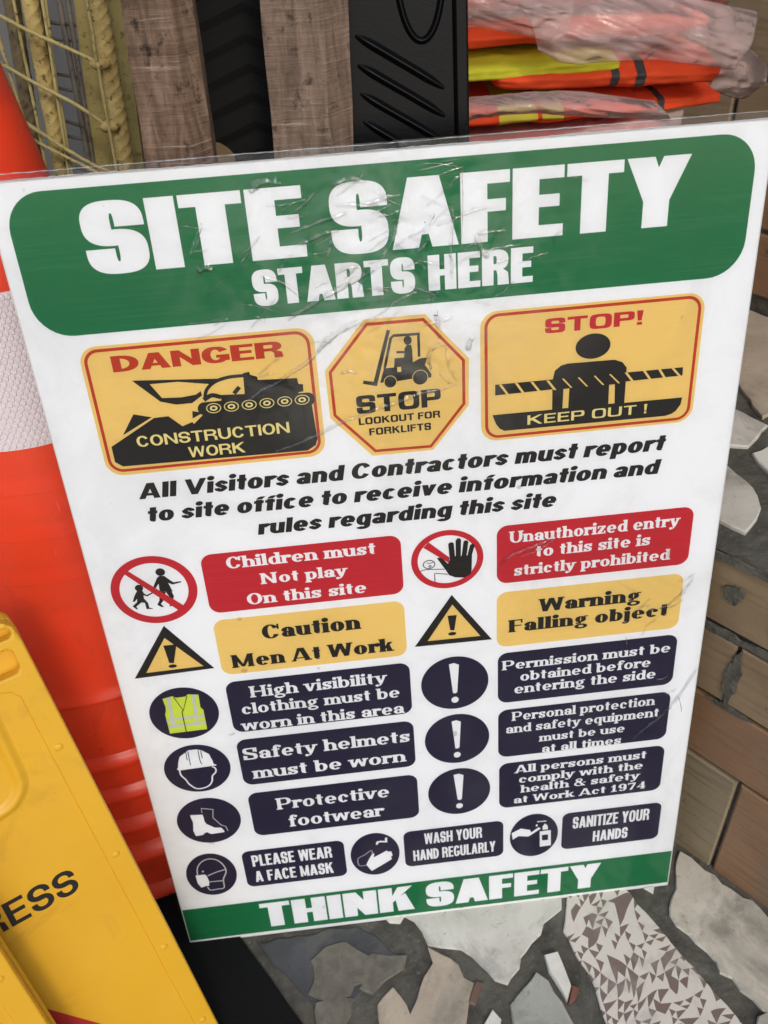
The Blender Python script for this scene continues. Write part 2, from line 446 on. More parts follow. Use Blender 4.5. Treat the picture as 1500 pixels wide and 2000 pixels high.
        if sf: r(w - S, 0, w + e, T); o.append([arc(S * .5, x * .72, S * .5, S * .45, 0, 360, 2)[:-1]])
    elif c == 'e': g(w / 2, x / 2, w / 2, x / 2 + .01, S, T, 0, 318); r(S * .5, x * .5 - T * .6, w - S * .15, x * .5 + T * .4)
    elif c == 'c':
        w = W * .72; g(w / 2, x / 2, w / 2, x / 2 + .01, S, T, 38, 322)
        if sf: o.append([arc(w - S * .5, x * .72, S * .5, S * .45, 0, 360, 2)[:-1]])
    elif c == 's': w = W * .66; ess(w, x)
    elif c == 'g':
        if sf: g(w * .46, x * .66, w * .42, x * .35, S * .9, T); g(w * .5, -.1, w * .5, .2, S * .7, T * 1.2); r(w * .1, x * .16, w * .5, x * .16 + T * 1.2); r(w * .7, x * .9, w * 1.02, x * .9 + T)
        else: r(w - S, -.05, w, x); g(w / 2, x / 2, w / 2, x / 2 + .01, S, T); g(w / 2, -.05, w / 2, .24, S, T, 205, 360)
    elif c in 'vwyx':
        w = W * (1.18 if c == 'w' else .8)
        if c == 'w':
            s = S * .82; q = w / 4
            for a, b in ((0, q), (2 * q, q), (2 * q, 3 * q), (4 * q, 3 * q)):
                xa = a - (0 if a == 0 else s if a == 4 * q else s / 2)
                p((b - s / 2, 0), (b + s / 2, 0), (xa + s, x), (xa, x))
            head(0, s, x); head(w - s, w, x)
        elif c == 'x': p((0, 0), (S, 0), (w, x), (w - S, x)); p((w - S, 0), (w, 0), (S, x), (0, x)); foot(0, S); foot(w - S, w); head(0, S, x); head(w - S, w, x)
        else:
            t2 = S * (.75 if sf else 1)
            p((0, x), (S, x), (w / 2 + S * .45, 0), (w / 2 - S * .5, 0)); p((w - t2, x), (w, x), (w / 2 + S * .4, 0), (w / 2 - S * .3, 0)); head(0, S, x); head(w - t2, w, x)
            if c == 'y':
                p((w / 2 - S * .3, .02), (w / 2 + S * .42, .02), (w / 2 - S * .1, dsc + T), (w * .1, dsc), (w * .1, dsc + T * 1.2), (w / 2 - S * .55, dsc + T * 1.1))
                if sf: o.append([arc(w * .14, dsc + S * .5, S * .5, S * .45, 0, 360, 2)[:-1]])
    elif c == 'k': r(0, 0, S, 1); p((S, .2), (S, .42), (w - S * .9, x), (w, x)); p((S * 1.1, .36), (S * 1.8, .48), (w, 0), (w - S * 1.1, 0)); foot(0, S); head(0, S, 1, True, False); foot(w - S * .8, w)
    elif c == 'z': w = W * .68; r(0, 0, w, T); r(0, x - T, w, x); p((0, T), (S * 1.1, T), (w, x - T), (w - S * 1.1, x - T)); sf and (r(0, x - T * 2.4, T, x), r(w - T, 0, w, T * 2.4))
    return o, w

IMPACT = dict(S=.285, T=.175, n=2.7, xh=.76, serif=False, W=.64, gap=.045, sp=.17)
BLOCK = dict(S=.25, T=.185, n=2.3, xh=.72, serif=False, W=.80, gap=.07, sp=.3)
SQUARE = dict(S=.235, T=.195, n=4.2, xh=.72, serif=False, W=.80, gap=.08, sp=.34)
HUMAN = dict(S=.265, T=.185, n=2.15, xh=.74, serif=False, W=.80, gap=.06, sp=.27, shear=.2)
SLAB = dict(S=.215, T=.10, n=2.1, xh=.69, serif=True, W=.80, gap=.10, sp=.33, e=.07)
FAT = dict(S=.285, T=.09, n=2.1, xh=.71, serif=True, W=.84, gap=.09, sp=.30, e=.05)
ARIAL = dict(S=.175, T=.15, n=2.1, xh=.72, serif=False, W=.74, gap=.085, sp=.3)

def text_shapes(txt, st, u0, u1, base, h, slope=0.0):
    """shapes of a line of lettering fitted between u0 and u1 (mm)"""
    x, gl = 0.0, []
    for ch in txt:
        s, w = glyph(ch, st)
        gl.append((x, s)); x += w + (st['gap'] if ch != ' ' else 0)
    total = x - st['gap']
    k = (u1 - u0) / total
    sh = st.get('shear', 0)
    out = []
    for gx, shapes in gl:
        for loops in shapes:
            out.append([[(u0 + (gx + px) * k + sh * py * h, base + py * h + slope * (gx + px) * k) for px, py in l] for l in loops])
    return out

# ------------------------------------------------------------------ structure: floor, walls, ledge
m_cement = speckle((.128, .119, .094), (.048, .045, .036), 26, .30, .70, .9, .55, .004, .25, 6, name='dark cement', bscale=110)
_v = coords(m_cement)
_c = pb(m_cement).inputs['Base Color'].links[0].from_socket
_c = mix(m_cement, _c, (.150, .145, .120), ramp(m_cement, noise_tex(m_cement, _v, 9, 7, .72, 1.0), [(.50, (0, 0, 0)), (.68, (.85, .85, .85))]))
_c = mix(m_cement, _c, (.22, .21, .18), ramp(m_cement, noise_tex(m_cement, _v, 210, 3, .7), [(.62, (0, 0, 0)), (.74, (.8, .8, .8))]))
setc(m_cement, _c)
m_wallgrey = speckle((.22, .21, .195), (.13, .12, .11), 3, .3, .7, .9, .3, .002, .2, 6, name='grey render')

def irregular(loop, jit=.0016, step=.012, seed=0):
    rnd = random.Random(seed); out = []
    for i, a in enumerate(loop):
        b = loop[(i + 1) % len(loop)]
        l = math.hypot(b[0] - a[0], b[1] - a[1]); n = max(1, int(l / step))
        for k in range(n):
            t = k / n; j = jit if k else jit * .4
            out.append((a[0] + (b[0] - a[0]) * t + rnd.uniform(-j, j), a[1] + (b[1] - a[1]) * t + rnd.uniform(-j, j)))
    return out

def shrink(loop, d):
    cx = sum(p[0] for p in loop) / len(loop); cy = sum(p[1] for p in loop) / len(loop)
    out = []
    for x, y in loop:
        l = math.hypot(x - cx, y - cy) or 1
        out.append((x - (x - cx) / l * d, y - (y - cy) / l * d))
    return out

def shard(name, loop, z, m, parent, seed, th=.005, up=.0015, tilt=(0, 0), jit=.0016):
    lo = irregular(loop, jit, .012, seed); hi = shrink(lo, .0016)
    cx = sum(p[0] for p in lo) / len(lo); cy = sum(p[1] for p in lo) / len(lo)
    n = len(lo); v, f = [], []
    for ring_, dz in ((lo, -th), (lo, up * .3), (hi, up)):
        for x, y in ring_: v.append((x, y, z + dz + (x - cx) * tilt[0] + (y - cy) * tilt[1]))
    for r_ in range(2):
        for i in range(n):
            j = (i + 1) % n
            f.append((r_ * n + i, r_ * n + j, r_ * n + n + j, r_ * n + n + i))
    tri = tessellate_polygon([[Vector((p[0], p[1], 0)) for p in hi]])
    for t in tri: f.append(tuple(2 * n + i for i in t))
    mb = MB(); mb.add(v, f)
    return mb.build(name, m, parent)

# floor sheet: fine bumpy patch near the sign, one big sheet to the street
def cement_sheet(name, x0, x1, y0, y1, z, nx, ny, amp, seed, parent=None):
    v, f = [], []
    for j in range(ny + 1):
        for i in range(nx + 1):
            x = x0 + (x1 - x0) * i / nx; y = y0 + (y1 - y0) * j / ny
            edge = min(1, 6 * min(i / nx, 1 - i / nx, j / ny, 1 - j / ny))
            h = noise.fractal(Vector((x * 28 + seed, y * 28, 0)), 1.0, 2.0, 4) * amp * edge
            v.append((x, y, z + h))
    for j in range(ny):
        for i in range(nx):
            a = j * (nx + 1) + i
            f.append((a, a + 1, a + nx + 2, a + nx + 1))
    return link_mesh(name, v, f, m_cement, parent, True)

pave = MB(); pave.box(-14, -14, -.06, 14, 1.2, -.012)
m_pave = speckle((.20, .19, .175), (.13, .12, .11), 2.5, .3, .7, .9, .3, .003, .2, 6, name='street paving')
floor_base = pave.build('ground', m_pave); tag(floor_base, kind='structure')
floor = cement_sheet('floor', -1.1, .75, -.75, 1.0, -.001, 150, 140, .0016, 3)
tag(floor, kind='structure')

def ceramic(name, base, dark, scale=16, lo=.3, hi=.62, rough=.45, rot=0.4, spots=True, amt=1.0):
    m = mat(name, base, rough, .35)
    v = coords(m)
    f = noise_tex(m, v, scale, 7, .65, .6)
    c = ramp(m, f, [(lo, dark), (hi, base)])
    if spots:
        g = noise_tex(m, v, 95, 3, .7)
        c = mix(m, c, tuple(q * .35 for q in dark), ramp(m, g, [(.64, (0, 0, 0)), (.74, (.55 * amt,) * 3)]))
        g2 = noise_tex(m, v, 7, 6, .7, .8)
        c = mix(m, c, (.15, .145, .118), ramp(m, g2, [(.50, (0, 0, 0)), (.66, (.62 * amt,) * 3)]))
        g3 = noise_tex(m, v, 38, 8, .75, 1.2)
        c = mix(m, c, (.09, .085, .07), ramp(m, g3, [(.60, (0, 0, 0)), (.70, (.55 * amt,) * 3)]))
    setc(m, c)
    setn(m, bump(m, noise_tex(m, v, 160, 5, .7), .22, .0012, bump(m, noise_tex(m, v, 18, 4), .25, .004)))
    return m

m_white = ceramic('white glazed shard', (.70, .675, .58), (.54, .515, .43), 12)
m_cream = ceramic('cream shard', (.68, .625, .505), (.50, .455, .36), 18)
m_beige = ceramic('beige shard', (.53, .445, .33), (.40, .33, .245), 20)
m_slate = ceramic('slate blue shard', (.088, .088, .090), (.052, .052, .052), 15)
m_smear = ceramic('cement smear', (.190, .172, .132), (.105, .095, .073), 60, spots=False)
m_green = ceramic('pale green shard', (.43, .44, .37), (.33, .335, .28), 14)
m_brick = ceramic('red brown shard', (.22, .10, .065), (.14, .06, .04), 20)
m_bone = ceramic('bone white shard', (.78, .76, .66), (.66, .63, .53), 20, spots=False)

# tile printed with a broken brown and cream chequer
m_check = mat('chequered shard', (.6, .55, .5), .45, .35)
v_ = coords(m_check, (1, 1, 1), (0, 0, -.85))
def mth(op, a, b=None, m=m_check):
    n = nd(m, 'ShaderNodeMath', operation=op)
    for s_, q in zip(n.inputs, (a, b)):
        if q is None: continue
        if isinstance(q, (int, float)): s_.default_value = q
        else: lk(m, q, s_)
    return n.outputs[0]
vw = nd(m_check, 'ShaderNodeTexNoise'); vw.inputs['Scale'].default_value = 17; vw.inputs['Detail'].default_value = 1; lk(m_check, v_, vw.inputs['Vector'])
vadd = nd(m_check, 'ShaderNodeVectorMath', operation='MULTIPLY_ADD'); lk(m_check, vw.outputs['Color'], vadd.inputs[0])
vadd.inputs[1].default_value = (.030, .030, 0); lk(m_check, v_, vadd.inputs[2])
vs = nd(m_check, 'ShaderNodeVectorMath', operation='MULTIPLY'); lk(m_check, vadd.outputs[0], vs.inputs[0]); vs.inputs[1].default_value = (92, 118, 0)
vf = nd(m_check, 'ShaderNodeVectorMath', operation='FLOOR'); lk(m_check, vs.outputs[0], vf.inputs[0])
vr = nd(m_check, 'ShaderNodeVectorMath', operation='FRACTION'); lk(m_check, vs.outputs[0], vr.inputs[0])
wno = nd(m_check, 'ShaderNodeTexWhiteNoise', noise_dimensions='2D'); lk(m_check, vf.outputs[0], wno.inputs['Vector'])
sp_ = nd(m_check, 'ShaderNodeSeparateXYZ'); lk(m_check, vr.outputs[0], sp_.inputs[0])
rv = wno.outputs['Value']
t1 = mth('LESS_THAN', mth('ADD', sp_.outputs[0], sp_.outputs[1]), .92); t2 = mth('GREATER_THAN', sp_.outputs[0], sp_.outputs[1])
pick = mth('GREATER_THAN', rv, .66); both = mth('GREATER_THAN', rv, .92); on = mth('GREATER_THAN', rv, .36)
tri_ = mth('ADD', mth('MULTIPLY', t1, pick), mth('MULTIPLY', t2, mth('SUBTRACT', 1, pick)))
msk = mth('MAXIMUM', mth('MULTIPLY', tri_, on), both)
ck = mix(m_check, (.72, .67, .57), (.215, .155, .130), msk)
gr = noise_tex(m_check, v_, 22, 6, .65, .5)
ck2 = mix(m_check, ck, (.40, .37, .31), ramp(m_check, gr, [(.5, (0, 0, 0)), (.75, (.7, .7, .7))]))
setc(m_check, ck2)

SH_MAT = dict(white_a=(m_white, .0022), beige=(m_beige, .0018), slate=(m_slate, .0014), blob=(m_smear, .0036), chip_a=(m_bone, .003), check=(m_check, .002), chip_b=(m_bone, .006), chip_c=(m_brick, .004),
              green=(m_green, .003), chip_d=(m_bone, .003), chip_e=(m_brick, .003), strip=(m_cream, .0026), chip_f=(m_cream, .0026), chip_g=(m_bone, .003))
for i_ in (0, 1): SHARD_XY['strip'][i_] = (SHARD_XY['strip'][i_][0] + .011, SHARD_XY['strip'][i_][1] + .009)
SHARDS = {k: (SHARD_XY[k],) + SH_MAT[k] for k in SHARD_XY}
LEDGE = {k: (LEDGE_XY[k], m) for k, m in (('led_a', m_beige), ('led_b', m_white), ('led_c', m_bone), ('led_d', m_white))}
for i, (k, (lp, m, up)) in enumerate(SHARDS.items()):
    o = shard('cement_smear' if k == 'blob' else 'tile_shard', lp, 0.0, m, floor, i, .004, up, (0, 0), .0065 if k == 'blob' else .0032 if k in ('strip', 'white_a', 'beige', 'slate') else .0015)

for k, lp in enumerate(([(-.099, -.052), (-.082, -.040), (-.060, -.045), (-.037, -.050), (-.045, -.062), (-.066, -.073), (-.085, -.086), (-.100, -.083), (-.093, -.068)],
                        [(-.150, -.088), (-.128, -.084), (-.108, -.092), (-.112, -.108), (-.135, -.125), (-.152, -.118)])):
    shard('cement_smear', lp, 0.0, m_smear, floor, 90 + k, .004, .0031 + .0006 * k, (0, 0), .006)
# tiled ledge (a low built-in counter) at the right: core, mosaic top and face tiles
A_ = Vector((0.33315, 0.06106, 0)); D_ = Vector((0.61430298, -0.78907025, 0)); N_ = Vector((-D_.y, D_.x, 0))   # N_ points into the ledge
if N_.y < 0: N_ = -N_
def LP(s, d, z): return A_ + D_ * s + N_ * d + Vector((0, 0, z))
ledge = empty('tiled_ledge', LP(0, .2, 0)); tag(ledge, 'low ledge with brick coloured tiles on its face and broken white tile on top', 'ledge')
def at_ledge(o, root=ledge):
    o.parent = root; o.matrix_parent_inverse = Matrix.Translation(-root.location); return o
def lbox(mb, s0, s1, d0, d1, z0, z1, jit=0, rnd=None):
    q = []
    for z in (z0, z1):
        for d in (d0, d1):
            for s in (s0, s1):
                q.append(LP(s, d, z))
    mb.add(q, [(0, 2, 3, 1), (4, 5, 7, 6), (0, 1, 5, 4), (2, 6, 7, 3), (0, 4, 6, 2), (1, 3, 7, 5)])
core = MB(); lbox(core, -1.2, .9, .008, .495, -.03, .4905)
at_ledge(core.build('ledge_core', m_cement))

def tile_mat(name, a, b, c):
    m = mat(name, a, .42, .4)
    v = coords(m)
    f1 = noise_tex(m, v, 5, 6, .6, .4)
    f2 = noise_tex(m, coords(m, (14, 14, 160)), 1.0, 5, .6)
    cc = ramp(m, f1, [(.25, b), (.5, a), (.78, c)])
    cc = mix(m, cc, tuple(q * .55 for q in b), ramp(m, f2, [(.48, (0, 0, 0)), (.78, (.55, .55, .55))]))
    sp = noise_tex(m, v, 60, 3, .7)
    cc = mix(m, cc, (.05, .035, .025), ramp(m, sp, [(.68, (0, 0, 0)), (.76, (.7, .7, .7))]))
    dirt = noise_tex(m, v, 3.4, 6, .7, 1.0)
    cc = mix(m, cc, (.15, .14, .115), ramp(m, dirt, [(.54, (0, 0, 0)), (.72, (.6, .6, .6))]))
    setc(m, cc)
    pit = noise_tex(m, v, 150, 4, .75)
    setn(m, bump(m, pit, .30, .0015, bump(m, noise_tex(m, v, 14, 5), .35, .004)))
    return m
m_t1 = tile_mat('tan brick tile', (.295, .205, .115), (.215, .14, .074), (.33, .245, .145))
m_t2 = tile_mat('red brown brick tile', (.27, .150, .080), (.20, .105, .055), (.31, .185, .105))
m_t3 = tile_mat('olive brown brick tile', (.265, .20, .118), (.19, .14, .08), (.30, .235, .15))
m_grout = speckle((.15, .138, .108), (.07, .064, .05), 45, .35, .65, .95, .8, .004, .2, 6, name='smeared mortar', bscale=120)

def face_tile(s0, s1, z0, z1, m, d0=.0, root=None, gap=.0022):
    """one ceramic tile standing proud of the core, softened edges"""
    root = root or ledge
    s0 += gap; s1 -= gap; z0 += gap; z1 -= gap
    b = .0025
    mb = MB(); v = []
    for d, k in ((d0 + .012, 0), (d0 + .0015, 0), (d0, 1)):
        for s, z in ((s0 + b * k, z0 + b * k), (s1 - b * k, z0 + b * k), (s1 - b * k, z1 - b * k), (s0 + b * k, z1 - b * k)):
            v.append(LP(s, d, z))
    f = [(8, 9, 10, 11)]
    for r_ in range(2):
        for i in range(4):
            j = (i + 1) % 4
            f.append((r_ * 4 + i, r_ * 4 + j, r_ * 4 + 4 + j, r_ * 4 + 4 + i))
    mb.add(v, f)
    return at_ledge(mb.build('wall_tile', m), root)
# courses of the lower face (z, joints along s)
for z0, z1, joints, mm in ((-.02, .1855, (-.42, -.18, .0565, .29, .52), (m_t3, m_t3, m_t2, m_t2)), (.1865, .2915, (-.37, -.135, .105, .34, .58), (m_t3, m_t2, m_t2, m_t1)),
                           (.293, .388, (-.46, -.225, .0135, .235, .47), (m_t1, m_t1, m_t1, m_t3)), (.397, .4905, (-.38, -.15, .048, .265, .50), (m_t2, m_t1, m_t1, m_t2))):
    for i in range(len(joints) - 1):
        face_tile(joints[i], joints[i + 1], z0, z1, mm[i], random.uniform(-.0008, .0008), gap=.0036 if z0 == .397 else .0024)
# mortar smeared over joints and chipped places
def smear(s, z, w, h, seed, d=-.0012):
    rnd = random.Random(seed); lp = []
    for k in range(22):
        a = 2 * PI * k / 22; q = rnd.uniform(.7, 1.12)
        lp.append((s + math.cos(a) * w / 2 * q, z + math.sin(a) * h / 2 * q))
    mb = MB(); mb.plate([lp], 0, .003, lambda u, v, w_: LP(u, d + .003 - w_, v))
    return at_ledge(mb.build('mortar_smear', m_grout))
for k, (s, z, w, h) in enumerate([(-.012, .393, .075, .012), (.06, .394, .09, .014), (.11, .392, .06, .010), (.0155, .340, .018, .085), (-.006, .452, .022, .028), (.046, .448, .012, .05), (.022, .293, .05, .007), (.012, .4925, .16, .010)]):
    smear(s, z, w, h, 40 + k, -.0014 - .0003 * k)
# mosaic top
top = MB()
v, f = [], []
ns, ndp = 90, 26
for j in range(ndp + 1):
    for i in range(ns + 1):
        s = -1.2 + 2.1 * i / ns; d = .004 + .485 * j / ndp
        v.append(LP(s, d, .4925 + (noise.fractal(Vector((s * 25, d * 25, 4)), 1, 2, 4) * .0018 if 0 < j < ndp else 0)))
for j in range(ndp):
    for i in range(ns):
        a = j * (ns + 1) + i; f.append((a, a + 1, a + ns + 2, a + ns + 1))
o = at_ledge(link_mesh('ledge_top', v, f, m_cement, None, True))
for i, (k, (lp, m)) in enumerate(LEDGE.items()):
    at_ledge(shard('tile_shard', lp, .4952, m, None, 60 + i, .006, .002, (0, 0), .0018))
# the same broken tile carries on along the ledge and the floor
rx = random.Random(23)
def chip(cx, cy, r_, n_=7):
    return [(cx + r_ * rx.uniform(.7, 1.15) * math.cos(2 * PI * k / n_ + rx.uniform(-.25, .25)), cy + r_ * rx.uniform(.7, 1.15) * math.sin(2 * PI * k / n_ + rx.uniform(-.25, .25))) for k in range(n_)]
for k in range(5):
    for q in range(3):
        P = LP(.17 + .135 * k + rx.uniform(-.02, .02), .08 + .14 * q + rx.uniform(-.02, .02), 0)
        at_ledge(shard('tile_shard', chip(P.x, P.y, rx.uniform(.035, .055), rx.choice((4, 5, 6))), .4952, rx.choice((m_white, m_bone, m_beige, m_cream)), None, 120 + k * 3 + q, .006, .002, (0, 0), .0018))
for k in range(5):
    for q in range(3):
        x_, y_ = .44 - .115 * k + rx.uniform(-.015, .015), -.25 - .12 * q + rx.uniform(-.015, .015)
        if x_ > .60 or (x_ > .40 and y_ > -.2): continue
        shard('tile_shard', chip(x_, y_, rx.uniform(.035, .052), rx.choice((4, 5, 6))), 0.0, rx.choice((m_white, m_green, m_beige, m_cream, m_bone)), floor, 160 + k * 3 + q, .004, .002, (0, 0), .002)
# tiled wall behind the ledge
wall = empty('tiled_wall', LP(0, .5, .0)); tag(wall, 'brown brick tiled wall rising behind the ledge and the bagged vests', 'wall')
core = MB(); lbox(core, -1.5, .9, .499, .62, -.03, 2.3)
at_ledge(core.build('wall_core', m_cement), wall)
z = .520
for c in range(8):
    z1 = z + .0925
    sh = (.02, .09, -.352, -.405, .04, -.06, .07, .0)[c]
    for k in range(-5, 5):
        s0 = sh + k * .225
        if s0 > .85 or s0 < -1.35: continue
        face_tile(s0, s0 + .225, z, z1, (m_t1, m_t3, m_t2, m_t1, m_t3)[(k * 2 + c * 3) % 5] if c > 1 else m_t2, .491, wall, .0028)
    z = z1 + .001
# plain wall at the back
bw = MB(); bw.box(-2.2, .80, -.05, .22, .92, 2.3)
back = bw.build('back_wall', m_wallgrey); tag(back, 'plain grey rendered wall behind the rebar and timber', 'wall')

# ------------------------------------------------------------------ the safety sign
LEAN = math.radians(9.1977)
sign = empty('safety_sign', (0, 0, 0.0), (-LEAN, 0, 0))
tag(sign, 'large white laminated site safety board with green heading band, leaning against the timber', 'sign')
SW, SH = 610.0, 906.0
FACE = .0005            # board front face (local -Y is towards the viewer)

def ink_mat(name, c, rough=.55, streak=.0):
    m = mat(name, c, rough, .25)
    v = coords(m)
    f = noise_tex(m, coords(m, (9, 9, 420)), 1.0, 4, .65)
    g = noise_tex(m, v, 130, 3, .6)
    k = mix(m, c, tuple(min(1, q * 1.0 + streak) for q in c), ramp(m, f, [(.50, (0, 0, 0)), (.80, (.8, .8, .8))]))
    k = mix(m, k, tuple(q * .55 for q in c), ramp(m, g, [(.68, (0, 0, 0)), (.80, (.35, .35, .35))]))
    d1 = noise_tex(m, v, 42, 2, .5)
    k = mix(m, k, tuple(q * .45 + .01 for q in c), ramp(m, d1, [(.735, (0, 0, 0)), (.76, (.6, .6, .6))]))
    d2 = noise_tex(m, v, 5.5, 8, .7, 1.0)
    k = mix(m, k, tuple(q * .84 + .006 for q in c), ramp(m, d2, [(.48, (0, 0, 0)), (.70, (.8, .8, .8))]))
    setc(m, k)
    return m

INK = dict(white=ink_mat('white print', (.82, .84, .87), .5), green=ink_mat('green print', (.002, .152, .050), .5, .03),
           yellow=ink_mat('yellow print', (.78, .55, .165), .5, .04), redline=ink_mat('rust red print', (.46, .036, .010), .5, .02),
           red=ink_mat('red print', (.50, .017, .028), .5, .02), navy=ink_mat('navy print', (.017, .013, .040), .5, .006),
           black=ink_mat('black print', (.014, .012, .011), .5, .006), lime=ink_mat('lime print', (.58, .70, .07), .5),
           silver=ink_mat('silver print', (.52, .53, .56), .5), grey=ink_mat('grey print', (.30, .28, .33), .5), text=ink_mat('white lettering', (.82, .84, .87), .5),
           cream=ink_mat('pale yellow lettering', (.80, .68, .26), .5))
m_board = mat('board edge', (.62, .63, .62), .6)

class Ink:
    """printed shapes of one colour, in mm on the board (u from the left, v from the bottom)"""
    def __init__(s, z): s.z, s.v, s.f, s.k = z, [], [], 0
    def fill(s, loops):
        s.k += 1
        y = -(FACE + s.z * 1e-3 + (s.k % 9) * 6e-6)
        flat = [p for l in loops for p in l]
        b = len(s.v)
        tri = tessellate_polygon([[Vector((p[0], p[1], 0)) for p in l] for l in loops])
        s.v += [(p[0] / 1000 - SW / 2000, y, p[1] / 1000) for p in flat]
        for t in tri:
            a, bb, c = t
            ar = (flat[bb][0] - flat[a][0]) * (flat[c][1] - flat[a][1]) - (flat[bb][1] - flat[a][1]) * (flat[c][0] - flat[a][0])
            if abs(ar) < 1e-9: continue
            if ar < 0: bb, c = c, bb
            s.f.append((a + b, bb + b, c + b))
        return s
    def shapes(s, L):
        for l in L: s.fill(l)
        return s
    def ell(s, cx, cy, rx, ry, hole=None):
        l = [arc(cx, cy, rx, ry, 0, 360, 2, 40)[:-1]]
        if hole: l.append(arc(*hole, 0, 360, 2, 40)[:-1])
        return s.fill(l)
    def rr(s, x0, y0, x1, y1, r, hole=None):
        def R(x0, y0, x1, y1, r):
            o = []
            for cx, cy, a in ((x1 - r, y1 - r, 0), (x0 + r, y1 - r, 90), (x0 + r, y0 + r, 180), (x1 - r, y0 + r, 270)):
                o += arc(cx, cy, r, r, a, a + 90, 2, 18)
            return o
        l = [R(x0, y0, x1, y1, r)]
        if hole: l.append(R(x0 + hole, y0 + hole, x1 - hole, y1 - hole, max(.5, r - hole)))
        return s.fill(l)
    def line(s, pts, w, smooth=True):
        for q in ribbon(pts, w, 5, smooth): s.fill(q)
        return s
    def text(s, txt, st, u0, u1, b, h, slope=0): return s.shapes(text_shapes(txt, st, u0, u1, b, h, slope))
    def done(s, name, ink, parent):
        return link_mesh(name, s.v, s.f, INK[ink], parent)

# board with slightly softened edge
bd = MB()
bd.box(-SW / 2000, -FACE, 0, SW / 2000, .0045, SH / 1000)
bd.build('board', m_board, sign)
paper = Ink(.06); paper.rr(1.0, 1.0, SW - 1, SH - 1, 1.5); paper.done('printed_sheet', 'white', sign)

